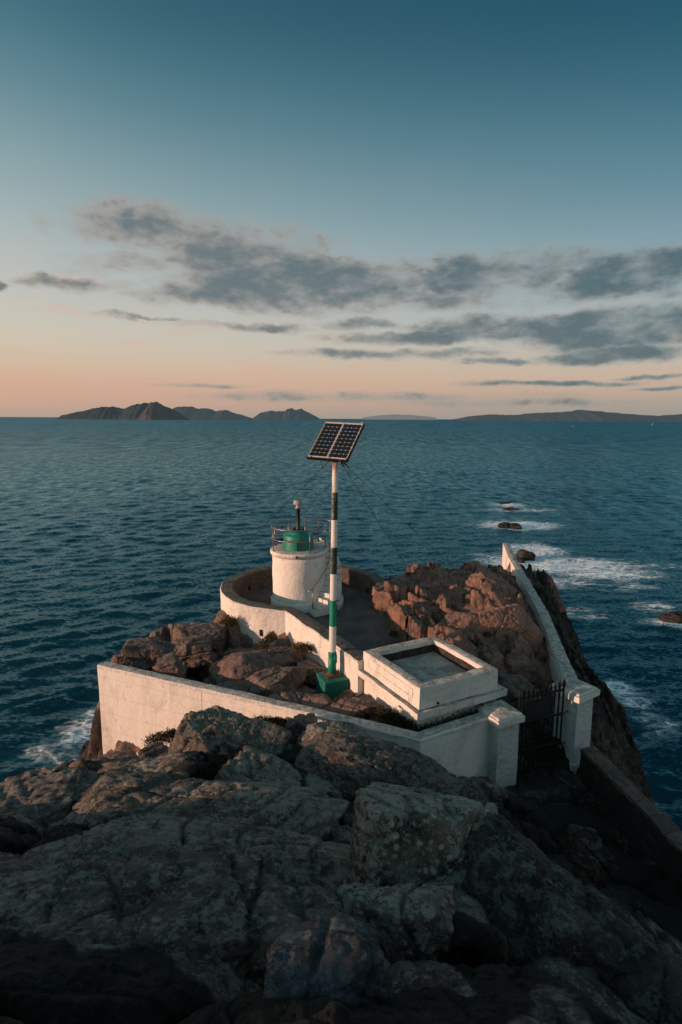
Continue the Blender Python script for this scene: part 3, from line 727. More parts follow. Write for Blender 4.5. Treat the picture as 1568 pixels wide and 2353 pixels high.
# ------------------------------------------------------------------ distant islands
def mat_island(name, a, b, haze):
    m = MatB(name); p = m.pos
    n1 = m.noise(p, .012, 8, .65, .5); nz = m.xyz(m.nor)[2]
    c = m.mix(n1.step(.4, .62), a, b)
    m.out(c, .95, m.bump(n1, .6, 14.0), spec=.05)
    m.b.inputs['Emission Color'].default_value = lin(haze); m.b.inputs['Emission Strength'].default_value = .5  # distance haze put into the land as a faint glow
    return m.m
def island(prof, D, name, mat, depth=500, seed=1):
    """prof: silhouette (u, v) pairs seen at distance D; built as a real ridge of land"""
    us = np.array([p[0] for p in prof], float); pts = [at(u, v, D) for u, v in prof]
    xs = np.array([p.x for p in pts]); zs = np.array([max(p.z, .5) for p in pts])
    nx = 220; ny = 36
    X = np.linspace(xs[0], xs[-1], nx); Zt = np.interp(X, xs, zs)
    p3 = np.stack([X * .012, X * 0, X * 0], 1)
    Zt = Zt * (.94 + .09 * fbm(p3 * 1.6, 6, seed, ridged=True, gain=.62))
    T = np.linspace(-1, 1, ny)
    V = []
    for t in T:
        q = np.stack([X * .011, X * 0 + t * 3.2, X * 0], 1)
        prof_t = np.cos(t * math.pi / 2) ** .9 if abs(t) < 1 else 0
        off = fbm(q, 5, seed + 3) * .45
        hz = Zt * np.clip(prof_t * (1 + off * abs(t) * 1.2), 0, 1) - (3 if abs(t) > .97 else 0)
        width = depth * (.35 + .65 * np.clip(Zt / max(Zt), 0, 1))
        for i in range(nx): V.append((X[i], D + t * width[i], hz[i] - .5))
    idx = np.arange(nx * ny).reshape(ny, nx)
    fc = np.stack([idx[:-1, :-1], idx[:-1, 1:], idx[1:, 1:], idx[1:, :-1]], -1).reshape(-1, 4)
    o = mesh_obj(name, V, fc.tolist(), mat, smooth=True); return tag(o, kind='structure')
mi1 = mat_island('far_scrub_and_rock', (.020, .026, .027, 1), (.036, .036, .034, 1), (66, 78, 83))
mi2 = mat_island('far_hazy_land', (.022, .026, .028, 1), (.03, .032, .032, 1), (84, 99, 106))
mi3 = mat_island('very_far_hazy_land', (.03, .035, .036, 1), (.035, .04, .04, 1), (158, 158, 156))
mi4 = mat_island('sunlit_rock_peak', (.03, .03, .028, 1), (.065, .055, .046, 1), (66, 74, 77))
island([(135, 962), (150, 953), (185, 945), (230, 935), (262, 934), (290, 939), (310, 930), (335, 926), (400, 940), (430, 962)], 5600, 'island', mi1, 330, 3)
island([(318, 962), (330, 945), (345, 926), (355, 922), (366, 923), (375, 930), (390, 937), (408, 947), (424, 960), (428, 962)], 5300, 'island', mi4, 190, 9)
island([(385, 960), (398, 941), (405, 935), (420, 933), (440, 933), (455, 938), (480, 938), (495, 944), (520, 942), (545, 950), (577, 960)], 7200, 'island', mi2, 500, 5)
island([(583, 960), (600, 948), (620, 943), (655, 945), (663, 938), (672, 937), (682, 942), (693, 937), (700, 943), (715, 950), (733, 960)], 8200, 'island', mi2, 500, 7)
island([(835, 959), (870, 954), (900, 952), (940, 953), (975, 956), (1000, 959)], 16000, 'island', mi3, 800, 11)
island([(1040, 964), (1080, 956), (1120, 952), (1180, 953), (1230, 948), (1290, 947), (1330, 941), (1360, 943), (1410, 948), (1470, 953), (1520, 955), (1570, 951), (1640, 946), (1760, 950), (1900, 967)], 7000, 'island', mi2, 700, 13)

# ------------------------------------------------------------------ sweeps
def resample(path, step, closed=False):
    P = [Vector(p) for p in path]; out = []
    n = len(P)
    for i in range(n if closed else n - 1):
        a, b = P[i], P[(i + 1) % n]; L = (b - a).length; k = max(1, int(round(L / step)))
        for j in range(k): out.append((a.lerp(b, j / k), j == 0))
    if not closed: out.append((P[-1], True))
    return [o[0] for o in out]
def sweep(name, path, prof, mats, midx, parent=None, closed=False, step=.22, jit=.008, seed=0, smooth=False, bevel=0.0):
    """path: 3D points (z is a base height); prof: closed loop of (offset to the right, height)"""
    P = resample(path, step, closed); n = len(P); m = len(prof)
    vs = []
    for i, p in enumerate(P):
        a = P[(i - 1) % n] if (closed or i > 0) else None; b = P[(i + 1) % n] if (closed or i < n - 1) else None
        d1 = (p - a).to_2d().normalized() if a is not None else None; d2 = (b - p).to_2d().normalized() if b is not None else None
        if d1 is None: d1 = d2
        if d2 is None: d2 = d1
        t = (d1 + d2).normalized(); rt = Vector((t.y, -t.x)); sc = 1 / max(.5, rt.dot(Vector((d1.y, -d1.x))))
        for (o, h) in prof:
            vs.append((p.x + rt.x * o * sc, p.y + rt.y * o * sc, p.z + h))
    if jit:
        A = np.array(vs); A += np.stack([fbm(A * 2.3 + 5 * k, 3, seed + k) for k in range(3)], 1) * jit * 2; vs = A.tolist()
    fs = []; mi = []
    for i in range(n if closed else n - 1):
        j = (i + 1) % n
        for k in range(m):
            k2 = (k + 1) % m
            fs.append((i * m + k, i * m + k2, j * m + k2, j * m + k)); mi.append(midx[k])
    if not closed:
        fs.append(tuple(range(m))[::-1]); mi.append(midx[0]); fs.append(tuple((n - 1) * m + k for k in range(m))); mi.append(midx[0])
    o = mesh_obj(name, vs, fs, None, parent, smooth, mats, mi)
    bm = bmesh.new(); bm.from_mesh(o.data); bmesh.ops.recalc_face_normals(bm, faces=bm.faces); bm.to_mesh(o.data); bm.free()
    if bevel:
        md = o.modifiers.new('bevel', 'BEVEL'); md.width = bevel; md.segments = 3; md.limit_method = 'ANGLE'; md.angle_limit = R(40)
        md.harden_normals = False
    return o
def rect(o0, o1, z0, z1, sub=3):
    """rectangle profile with subdivided faces"""
    pr = []
    for k in range(sub): pr.append((o0, z0 + (z1 - z0) * k / sub))
    for k in range(2): pr.append((o0 + (o1 - o0) * k / 2, z1))
    for k in range(sub): pr.append((o1, z1 + (z0 - z1) * k / sub))
    pr.append((o1, z0))
    return pr, sub

# ring wall around the light plus the straight parapet run towards the building
ZC = 10.7     # coping height
ZD = 9.8      # deck height
dirw = Vector((.446, -.895)); rgt = Vector((-.895, -.446))
ring_pts = [(RC[0] + 3.45 * math.cos(R(a)), RC[1] + 3.45 * math.sin(R(a)), 0) for a in range(264, 11, -4)]
pe = Vector((.535, 16.4)) - Vector((-.895, -.446)) * .25 * 1
start = Vector((RC[0] + 3.45 * math.cos(R(264)), RC[1] + 3.45 * math.sin(R(264))))
pathw = [(pe.x, pe.y, 0)] + ring_pts + [(1.87, 24.75, 0)]
ringw = empty('parapet_wall', (RC[0], RC[1], ZD), 'white outside, stone-topped parapet wall curving around the round light tower', 'wall')
# travelling from the building to the ring the OUTER side is on the left (negative offset)
pr = [(-.25, -1.9), (-.255, -1.2), (-.25, -.55), (-.25, -.06), (.25, -.06), (.25, -.5), (.26, -1.0)]
sweep('wall_body', pathw, [(a, ZC + b) for a, b in pr], [M['plaster'], M['stone_in']], [0, 0, 0, 0, 1, 1, 0], ringw, jit=.02, seed=2)
sweep('coping', pathw, [(a, ZC + b) for a, b in [(-.262, -.062), (-.265, -.02), (-.235, .008), (0, .02), (.24, .012), (.29, -.02), (.29, -.075)]], [M['plaster'], M['coping']], [0, 0, 1, 1, 1, 1, 1], ringw, jit=.022, seed=3)
def hole(u, v, parent, w=.13, h=.26, zz=None, ang=None, rad=True):
    # weep hole: black box on the wall face, inner shade put into its colour
    mb = MB(); mb.box((u[0], u[1], v), (w, .05, h), rz=ang); return mb.build('drain_hole', M['hole'], parent)
for a, z in ((197, 9.75), (222, 9.62), (246, 9.7)):
    hole((RC[0] + 3.69 * math.cos(R(a)), RC[1] + 3.69 * math.sin(R(a))), z, ringw, ang=R(a + 90))
for k, z in ((.22, 9.72), (.42, 9.6), (.68, 9.65)):
    q = Vector((-1.99, 21.0)).lerp(Vector((.535, 16.4)), k); hole((q.x + .01, q.y + .005), z, ringw, ang=math.atan2(-.895, .446), w=.11, h=.22)
for a in (60, 150, 25):
    hole((RC[0] + 3.19 * math.cos(R(a)), RC[1] + 3.19 * math.sin(R(a))), 10.0, ringw, ang=R(a + 90), w=.16, h=.2)

# deck floor
mb = MB(); n = len(DECK); c0 = (.2, 21.0)
mb.add([(x, y, ZD) for x, y in DECK] + [(x, y, ZD - .6) for x, y in DECK], [tuple(range(n))[::-1]] + [(i, (i + 1) % n, n + (i + 1) % n, n + i) for i in range(n)])
o = mb.build('terrace_floor', M['deck']); bm = bmesh.new(); bm.from_mesh(o.data); bmesh.ops.recalc_face_normals(bm, faces=bm.faces); bm.to_mesh(o.data); bm.free(); tag(o, kind='structure')

# ------------------------------------------------------------------ light tower
TC = Vector((-1.85, 24.5, ZD)); TH = 2.55; TR = 1.17
tower = empty('light_tower', TC, 'short round white light tower with green drum, railing and curved stairs', 'lighthouse')
def wob(o, amp=.012, sc=2.0, seed=0):
    A = np.array([tuple(v.co) for v in o.data.vertices]); d = np.stack([fbm(A * sc + 7 * k, 3, seed + k) for k in range(3)], 1) * amp
    A = A + d; o.data.vertices.foreach_set('co', A.ravel()); o.data.update(); return o
mb = MB(); mb.lathe(TC, [(TR + .0, .30)] + [(TR, .3 + 2.05 * k / 10) for k in range(1, 11)] + [(0.02, 2.35)], 72)
wob(mb.build('tower_wall', M['plaster_tower'], tower, True, auto=True), .02, 2, 1)
mb = MB(); mb.lathe(TC, [(TR + .09, -.1), (TR + .09, .1), (TR + .085, .33), (TR + .06, .375), (TR - .02, .40)], 72)
wob(mb.build('plinth', M['plaster_tower'], tower, True), .014, 2, 2)
mb = MB(); mb.lathe(TC, [(TR - .02, 2.30), (TR + .02, 2.32), (TR + .035, 2.36), (TR + .075, 2.37), (TR + .085, 2.52), (TR + .06, TH), (.8, TH + .012), (.01, TH + .012)], 72)
wob(mb.build('rim_slab', M['plaster'], tower, True), .012, 2, 3)
# drum
mb = MB(); mb.lathe(TC + Vector((-.02, 0, TH)), [(.665, .0), (.66, .2), (.655, .60), (.63, .64), (.42, .65), (.41, .72), (.385, .76), (.05, .77)], 56)
drum = wob(mb.build('drum', M['green'], tower, True), .02, 4, 4)
mb = MB()
for k in range(2):
    mb = MB(); mb.tube([TC + Vector((-.02 + .15 * k, -.68, TH + .02)), TC + Vector((-.02 + .15 * k, -.68, TH + (.45 if k == 0 else .68)))], .022, 8); mb.build('conduit', M['black'], tower)
mb = MB(); cz = TC + Vector((-.02, 0, TH + .77))
mb.lathe(cz, [(.30, .0), (.30, .03), (.22, .045), (.1, .07), (.085, .1), (.078, .98), (.1, 1.0), (.02, 1.0)], 24)
for k in range(6):
    a = k * math.pi / 3 + .3; mb.box(cz + Vector((.22 * math.cos(a), .22 * math.sin(a), .07)), (.06, .06, .1), rz=a)
mb.build('mast', M['black'], tower, True)
lp = empty('lamp', cz + Vector((0, 0, 1.0)), None, None); lp.parent = tower; lp.location = lp.location - TC
def child_build(mb, name, mat, parent_empty, worldloc, smooth=False):
    vs = [v - worldloc for v in mb.v]
    o = mesh_obj(name, vs, mb.f, mat, None, smooth, None, mb.m); o.parent = parent_empty; return o
wl = cz + Vector((0, 0, 1.0))
mb = MB(); mb.lathe(wl, [(.02, 0), (.15, 0), (.155, .03), (.15, .04), (.02, .04)], 28); child_build(mb, 'lamp_base', M['steel'], lp, wl, True)
mb = MB(); mb.lathe(wl, [(.10, .04), (.12, .07), (.09, .10), (.09, .17), (.13, .2), (.02, .2)], 28); child_build(mb, 'lamp_lens', M['lampwhite'], lp, wl, True)
mb = MB(); mb.lathe(wl, [(.02, .19), (.19, .19), (.205, .21), (.2, .235), (.17, .245), (.205, .26), (.205, .29), (.17, .30), (.21, .32), (.205, .355), (.02, .37)], 32); child_build(mb, 'lamp_cap', M['lampwhite'], lp, wl, True)
for k in range(8):
    a = k * 2 * math.pi / 7; mb = MB(); mb.tube([wl + Vector((.1 * math.cos(a), .1 * math.sin(a), .36)), wl + Vector((.1 * math.cos(a), .1 * math.sin(a), .41 if k < 7 else .6))], .01 if k < 7 else .005, 6)
    child_build(mb, 'spike', M['iron'], lp, wl)
# railing
RR_ = 1.17; zt = TH + 1.0; zm = TH + .52
def arc(r, z, a0, a1, n=48): return [TC + Vector((r * math.cos(R(a0 + (a1 - a0) * k / n)), r * math.sin(R(a0 + (a1 - a0) * k / n)), z)) for k in range(n + 1)]
mb = MB(); mb.tube(arc(RR_ + .02, zt, 15, -285, 60), .026, 10); mb.build('top_rail', M['steel'], tower, True)
mb = MB(); mb.tube(arc(RR_ + .05, zm, 22, -285, 60), .018, 8); mb.build('mid_rail', M['steel'], tower, True)
for a in (10, -62, 205, 160, 118, 80, -105 + 0):
    if a == -105: continue
    q = TC + Vector((RR_ * math.cos(R(a)), RR_ * math.sin(R(a)), 0)); mb = MB()
    mb.tube([q + Vector((0, 0, TH)), q + Vector((0, 0, zt))], .021, 8); mb.lathe(q + Vector((0, 0, TH)), [(.055, 0), (.055, .02), (.02, .03)], 12)
    mb.build('railing_post', M['steel'], tower, True)
mb = MB(); mb.tube([TC + Vector((RR_ * math.cos(R(75)), RR_ * math.sin(R(75)), zt)), TC + Vector((.8, 1.45, zt + .12)), TC + Vector((1.35, 1.25, zt + .02)), TC + Vector((1.75, .7, zt - .35))], .024, 8)
mb.tube([TC + Vector((1.0, 1.3, zm)), TC + Vector((1.4, 1.15, zm - .05))], .016, 8)
mb.tube([TC + Vector((1.35, 1.25, TH - .2)), TC + Vector((1.35, 1.25, zt + .02))], .021, 8); mb.tube([TC + Vector((.8, 1.45, TH)), TC + Vector((.8, 1.45, zt + .12))], .021, 8)
mb.build('stair_railing', M['steel'], tower, True)
mb = MB(); mb.lathe(TC + Vector((-.02, -TR - .085, 2.445)), [(.06, -.0), (.06, .001)], 16)
mb = MB(); q0 = TC + Vector((.0, -TR - .07, 2.445)); mb.tube([q0, q0 + Vector((0, -.05, 0))], .06, 14); mb.tube([q0 + Vector((0, -.05, 0)), q0 + Vector((0, -.08, 0))], .03, 8); mb.build('bolt', M['rust'], tower, True)
# curved staircase: solid wedges climbing anticlockwise from the front round to the back right
NS = 13; A0, A1 = -66.0, 62.0
for k in range(NS):
    a0 = A0 + (A1 - A0) * k / NS; a1 = A0 + (A1 - A0) * (k + 1) / NS + (.6 if k < NS - 1 else 0)
    z1 = TH * (k + 1) / NS - .004 * 1
    seg = 3; vs = []
    ro = 1.80 + (.10 if k < 3 else 0)
    for zz in (-.2, z1):
        for r in (TR - .06, ro):
            for j in range(seg + 1):
                a = R(a0 + (a1 - a0) * j / seg); vs.append(TC + Vector((r * math.cos(a), r * math.sin(a), zz)))
    s1 = seg + 1; fs = []
    for j in range(seg):
        fs += [(2 * s1 + j, 3 * s1 + j, 3 * s1 + j + 1, 2 * s1 + j + 1), (s1 + j, s1 + j + 1, 3 * s1 + j + 1, 3 * s1 + j), (j, j + 1, 2 * s1 + j + 1, 2 * s1 + j)[::-1]]
    fs += [(0, s1, 3 * s1, 2 * s1)[::1], (seg, s1 + seg, 3 * s1 + seg, 2 * s1 + seg)[::-1]]
    mb = MB(); mb.add(vs, fs); mb.build('step', M['plaster_tower'], tower, auto=True, bevel=.012)
# outer string wall of the upper flight and landing
vs = []; fs = []; mb = MB()
sw = [(ZD, a) for a in range(-10, 66, 4)]
for i, a in enumerate(range(-14, 66, 4)):
    hgt = TH * min(1, (a - A0) / (A1 - A0)) + .16
    for r in (1.80, 1.90):
        for zz in (-.2, hgt): mb.v.append(TC + Vector((r * math.cos(R(a)), r * math.sin(R(a)), zz)))
nseg = len(range(-14, 66, 4))
for i in range(nseg - 1):
    b = i * 4; c = b + 4
    for q in ((b, c, c + 1, b + 1), (b + 2, b + 3, c + 3, c + 2), (b + 1, c + 1, c + 3, b + 3)): mb.f.append(list(q)); mb.m.append(0)
mb.f += [[0, 1, 3, 2], [nseg * 4 - 4, nseg * 4 - 2, nseg * 4 - 1, nseg * 4 - 3]]; mb.m += [0, 0]
wob(mb.build('string_wall', M['plaster_tower'], tower, auto=True), .012, 2, 6)
mb = MB(); mb.lathe(TC, [(1.90, -.1), (1.985, -.1), (1.98, .30), (1.90, .36)], 30, a0=R(-30), a1=R(70)); mb.build('stair_plinth', M['plaster_tower'], tower, True, auto=True)
mb = MB(); vs = []
for a in (62, 74, 86, 98):
    for r in (TR - .05, 1.85):
        for zz in (-.2, TH - .012): vs.append(TC + Vector((r * math.cos(R(a)), r * math.sin(R(a)), zz)))
fs = []
for i in range(3):
    b = i * 4; c = b + 4; fs += [(b, b + 1, c + 1, c), (b + 2, c + 2, c + 3, b + 3), (b + 1, b + 3, c + 3, c + 1)]
fs += [(0, 2, 3, 1), (12, 13, 15, 14)]
mb.add(vs, fs); mb.build('landing', M['plaster_tower'], tower, auto=True)
# handrail on the lower flight
def hp(a, r, z): return TC + Vector((r * math.cos(R(a)), r * math.sin(R(a)), z))
hr = []
for k in range(17):
    a = -70 + k * 5; hr.append(hp(a, 1.42 if k < 3 else 1.36, TH * max(0, (a - A0 + 2) / (A1 - A0)) + .98))
mb = MB(); mb.tube(hr, .027, 10)
q = hp(-62, 1.42, .18)
mb.tube([q, q + Vector((0, 0, .92))], .022, 8); mb.lathe(q, [(.05, 0), (.05, .02), (.02, .03)], 10)
mb.build('handrail', M['steel'], tower, True)

# ------------------------------------------------------------------ solar pole
PX = Vector((-.3, 17.1, 0))
pole = empty('solar_mast', Vector((PX.x, PX.y, 9.5)), 'tall striped pole with tilted solar panels on a green concrete block', 'pole')
zt_ = at(771, 1050, 17.1).z
lean = Vector((.055, 0, 0))
top = Vector((at(771, 1058, 17.1).x, 17.1, zt_)); bot = Vector((at(763.5, 1550, 17.1).x, 17.1, 9.9))
mb = MB(); mb.tube([bot.lerp(top, k / 12) for k in range(13)], [.117 - .030 * k / 12 for k in range(13)], 24); mb.build('pole', M['pole'], pole, True)
mb = MB(); mb.tube([bot.lerp(top, .0), bot.lerp(top, .105)], .128, 24)
for k in range(1): mb.box(bot.lerp(top, .085) + Vector((.09, -.07, 0)), (.10, .08, .26), rz=.4)
mb.tube([bot.lerp(top, .10), bot.lerp(top, .11)], .136, 24)
mb.build('sleeve', M['green'], pole, True)
blk_rz = math.atan2(.25, .75)
bc = Vector((-.33, 16.98, 0))
mb = MB(); vs = []
cs = [at(725, 1540, 17.4), at(745, 1569, 16.5), at(801, 1559, 16.8)]
ex = Vector((cs[2].x - cs[1].x, cs[2].y - cs[1].y)); ey = Vector((cs[0].x - cs[1].x, cs[0].y - cs[1].y))
ex = ex.normalized() * .80; ey = Vector((-ex.y, ex.x)).normalized() * .84
bcen = Vector((bot.x, bot.y - .08))
q0 = bcen - ex / 2 - ey / 2
pl = [q0, q0 + ex, q0 + ex + ey, q0 + ey]
mb.add([(p.x, p.y, 9.2) for p in pl] + [(p.x, p.y, 9.92) for p in pl], [(3, 2, 1, 0), (4, 5, 6, 7), (0, 1, 5, 4), (1, 2, 6, 5), (2, 3, 7, 6), (3, 0, 4, 7)])
o = mb.build('base_block', M['green_block'], pole, bevel=.03)
mb = MB(); mb.box(bot + Vector((0, 0, .035)), (.46, .46, .03), rz=math.atan2(ex.y, ex.x)); mb.lathe(bot + Vector((0, 0, .05)), [(.2, 0), (.13, .05), (.12, .06)], 20)
mb.build('base_plate', M['rust'], pole)
for sx, sy in ((-1, -1), (1, -1), (1, 1), (-1, 1)):
    mb = MB(); q = bot + Vector(((ex.x * sx + ey.x * sy) * .23, (ex.y * sx + ey.y * sy) * .23, .05)); mb.tube([q, q + Vector((0, 0, .1))], .015, 6); mb.build('anchor_bolt', M['rust'], pole)
# panels
TH_ = R(27); WP, LP, TLT = 1.285, 1.455, R(44)
wv = Vector((math.cos(TH_), -math.sin(TH_), -.035)).normalized()
hv = Vector((math.sin(TH_), math.cos(TH_), 0)); uv = (hv * math.cos(TLT) + Vector((0, 0, 1)) * math.sin(TLT)).normalized(); uv = (uv - wv * uv.dot(wv)).normalized()
nv = wv.cross(uv)
BLc = at(707, 1049, 16.80)
def PP(a, b, c=0.0): return BLc + wv * a + uv * b + nv * c
def slab(mb, a0, a1, b0, b1, c0, c1, mi=0):
    mb.add([PP(a0, b0, c0), PP(a1, b0, c0), PP(a1, b1, c0), PP(a0, b1, c0), PP(a0, b0, c1), PP(a1, b0, c1), PP(a1, b1, c1), PP(a0, b1, c1)],
           [(3, 2, 1, 0), (4, 5, 6, 7), (0, 1, 5, 4), (1, 2, 6, 5), (2, 3, 7, 6), (3, 0, 4, 7)], mi)
M['alu'] = mat_simple('pale_aluminium_frame', (.55, .46, .40, 1), .5, .3, .3, 15, .1)
M['cell'] = mat_simple('dark_solar_cell', (.006, .008, .014, 1), .25, 0, .2, 30, bumpd=.0005)
M['backing'] = mat_simple('white_backing_sheet', (.55, .50, .44, 1), .5, 0, .2, 30, bumpd=.0005)
for s in range(2):
    x0 = s * (WP / 2); x1 = x0 + WP / 2
    pn = empty('solar_panel', (0, 0, 0), None, None); pn.location = -pole.location; pn.parent = pole
    def cb(mb, name, mat): 
        o = mesh_obj(name, mb.v, mb.f, mat, None, False, None, mb.m); o.parent = pn; return o
    mb = MB(); slab(mb, x0, x1, 0, .022, -.045, .006); slab(mb, x0, x1, LP - .022, LP, -.045, .006); slab(mb, x0, x0 + .02, .022, LP - .022, -.045, .0055); slab(mb, x1 - .02, x1 - .001, .022, LP - .022, -.045, .0055)
    cb(mb, 'frame', M['alu'])
    mb = MB(); slab(mb, x0 + .0205, x1 - .0205, .0225, LP - .0225, -.012, -.006); cb(mb, 'backing_sheet', M['backing'])
    mb = MB(); cw = (WP / 2 - .06) / 4; ch = (LP - .10) / 9; g = .0018; ck = .019
    for i in range(4):
        for j in range(9):
            ax = x0 + .03 + i * cw + g; bx = ax + cw - 2 * g; ay = .05 + j * ch + g; by = ay + ch - 2 * g
            pts = [(ax + ck, ay), (bx - ck, ay), (bx, ay + ck), (bx, by - ck), (bx - ck, by), (ax + ck, by), (ax, by - ck), (ax, ay + ck)]
            mb.add([PP(a, b, -.003) for a, b in pts], [tuple(range(8))])
    cb(mb, 'solar_cells', M['cell'])
mb = MB(); slab(mb, -.02, WP + .02, -.04, .0, -.085, .0); slab(mb, -.02, WP + .02, LP, LP + .012, -.06, -.02)
slab(mb, -.02, -.001, 0, LP, -.07, -.005); slab(mb, WP, WP + .025, 0, LP, -.085, -.004)
slab(mb, .1, .16, .1, LP - .1, -.10, -.05); slab(mb, WP - .16, WP - .1, .1, LP - .1, -.10, -.05); slab(mb, .1, WP - .1, LP * .45, LP * .5, -.14, -.1)
mb.build('panel_mount', M['iron'], pole)
cenp = PP(WP / 2, LP / 2, -.12)
mb = MB(); mb.tube([top - Vector((0, 0, .1)), top + Vector((0, 0, .36))], [.087, .06], 14); mb.build('bracket', M['iron'], pole, True)
for a, b in ((.09, .0), (.70, 0.0), (1.25, .0), (WP + .0, .45), (WP + .0, 1.05), (1.24, LP)):
    mb = MB(); c = PP(a, b, .012); mb.tube([c - nv * .02, c + nv * .022], .028, 8); mb.build('clamp', M['alu'], pole)
def guy(u0, p1, sag=.12, shackle=True):
    p0 = top + Vector((u0 * .09, 0, -.02)); pts = []
    for k in range(25):
        t = k / 24; q = p0.lerp(p1, t); q.z -= sag * 4 * t * (1 - t); pts.append(q)
    mb = MB(); mb.tube(pts, .0075, 6); o = mb.build('guy_wire', M['cable'], pole)
    mb = MB()
    for f in (.012, .028, .04): q = p0.lerp(p1, f) ; q.z -= sag * 4 * f * (1 - f); mb.box(q, (.05, .05, .05), rz=f * 30)
    q1 = p0.lerp(p1, .015); q2 = p0.lerp(p1, .04); mb.tube([q1, q2], .018, 6)
    vs = [v - pole.location for v in mb.v]; oo = mesh_obj('turnbuckle', vs, mb.f, M['iron'], None); oo.parent = o
guy(-1, at(262, 1528, 18.6))
guy(1, at(1312, 1541, 16.5))
guy(1, at(1005, 1400, 22.0))

# ------------------------------------------------------------------ flat-roofed building
bcn = (BL + BF + BR + BB) / 4
house = empty('white_building', Vector((bcn.x, bcn.y, 9.5)), 'white square building top with a sunken flat grey roof behind a parapet', 'building')
sq = [Vector((p.x, p.y, 0)) for p in (BL, BF, BR, BB)]      # anticlockwise -> outside is on the right (+offset)
zP = 11.0
T_ = .30
def sqw(name, prof, mats, midx, jit=.008, bevel=0.0, seed=1): return sweep(name, [tuple(p) for p in sq], prof, mats, midx, house, True, .3, jit, seed, bevel=bevel)
sqw('parapet', [(0.0, zP - .62), (0.0, zP - .02), (-.02, zP), (-.15, zP + .01), (-T_ + .02, zP), (-T_, zP - .02), (-T_, zP - .14), (-T_ - .0, zP - .62)], [M['plaster'], M['stone_dark']], [0, 0, 0, 0, 0, 0, 1, 0], .014, seed=5)
sqw('cornice', [(-.05, zP - .64), (.16, zP - .60), (.20, zP - .57), (.20, zP - .76), (.15, zP - .80), (-.05, zP - .84)], [M['plaster']], [0] * 6, .012, seed=6)
sqw('lower_wall', [(-.2, zP - .8), (.0, zP - .8), (.0, zP - 1.2), (.01, zP - 1.6), (.01, zP - 2.1), (-.2, zP - 2.1)], [M['plaster']], [0] * 6, .016, seed=7)
mb = MB(); pi_ = [p.lerp(Vector((bcn.x, bcn.y, 0)), .05) for p in sq]; mb.add([(p.x, p.y, zP - .40) for p in pi_], [(0, 1, 2, 3)]); mb.build('roof', M['roof'], house)
# recessed panel frames on the two faces in view
def panel_frame(a, b, name):
    d = (b - a).normalized(); nrm = Vector((d.y, -d.x, 0)); L = (b - a).length; mb = MB()
    def bar(s0, s1, z0, z1):
        q = [a + d * s0, a + d * s1]; o1 = nrm * -.01; o2 = nrm * .016
        mb.add([q[0] + o1 + Vector((0, 0, z0)), q[1] + o1 + Vector((0, 0, z0)), q[1] + o1 + Vector((0, 0, z1)), q[0] + o1 + Vector((0, 0, z1)),
                q[0] + o2 + Vector((0, 0, z0)), q[1] + o2 + Vector((0, 0, z0)), q[1] + o2 + Vector((0, 0, z1)), q[0] + o2 + Vector((0, 0, z1))],
               [(0, 1, 2, 3), (7, 6, 5, 4), (0, 4, 5, 1), (1, 5, 6, 2), (2, 6, 7, 3), (3, 7, 4, 0)])
    bar(.30, L - .30, zP - .17, zP - .135); bar(.30, L - .30, zP - .41, zP - .375); bar(.30, .335, zP - .374, zP - .171); bar(L - .335, L - .30, zP - .374, zP - .171)
    mb.build(name, M['plaster'], house, auto=True)
panel_frame(sq[0], sq[1], 'panel_moulding'); panel_frame(sq[1], sq[2], 'panel_moulding')
q = sq[1].lerp(sq[2], .22); nrm = Vector((.463, -.886, 0)); mb = MB(); c = q + nrm * .01 + Vector((0, 0, zP - .53)); mb.tube([c - nrm * .02, c + nrm * .03], .035, 10); mb.build('drain_spout', M['hole'], house)
# side attachment where the parapet wall meets the building
# ------------------------------------------------------------------ front boundary wall
fw = empty('boundary_wall', Vector((-3, 15.6, 8)), 'long pale plastered front wall dropping down the cliff edge at the left', 'wall')
fpath = [(-7.9, 17.72, 0), (-5, 16.5, 0), (-1, 14.8, 0), (2.04, 13.5, -.02), (4.15, 14.62, 0)]
sweep('wall_body', fpath, [(.16, 6.2), (.16, 7.2), (.16, 8.2), (.16, 9.2), (.16, 9.88), (-.16, 9.88), (-.16, 9.0), (-.16, 7.5), (-.16, 6.2)], [M['wall_big']], [0] * 9, fw, jit=.010, seed=8)
sweep('coping', fpath, [(.175, 9.885), (.18, 9.96), (.15, 10.0), (0, 10.01), (-.15, 10.0), (-.18, 9.95), (-.175, 9.885)], [M['plaster']], [0] * 7, fw, jit=.010, seed=9)
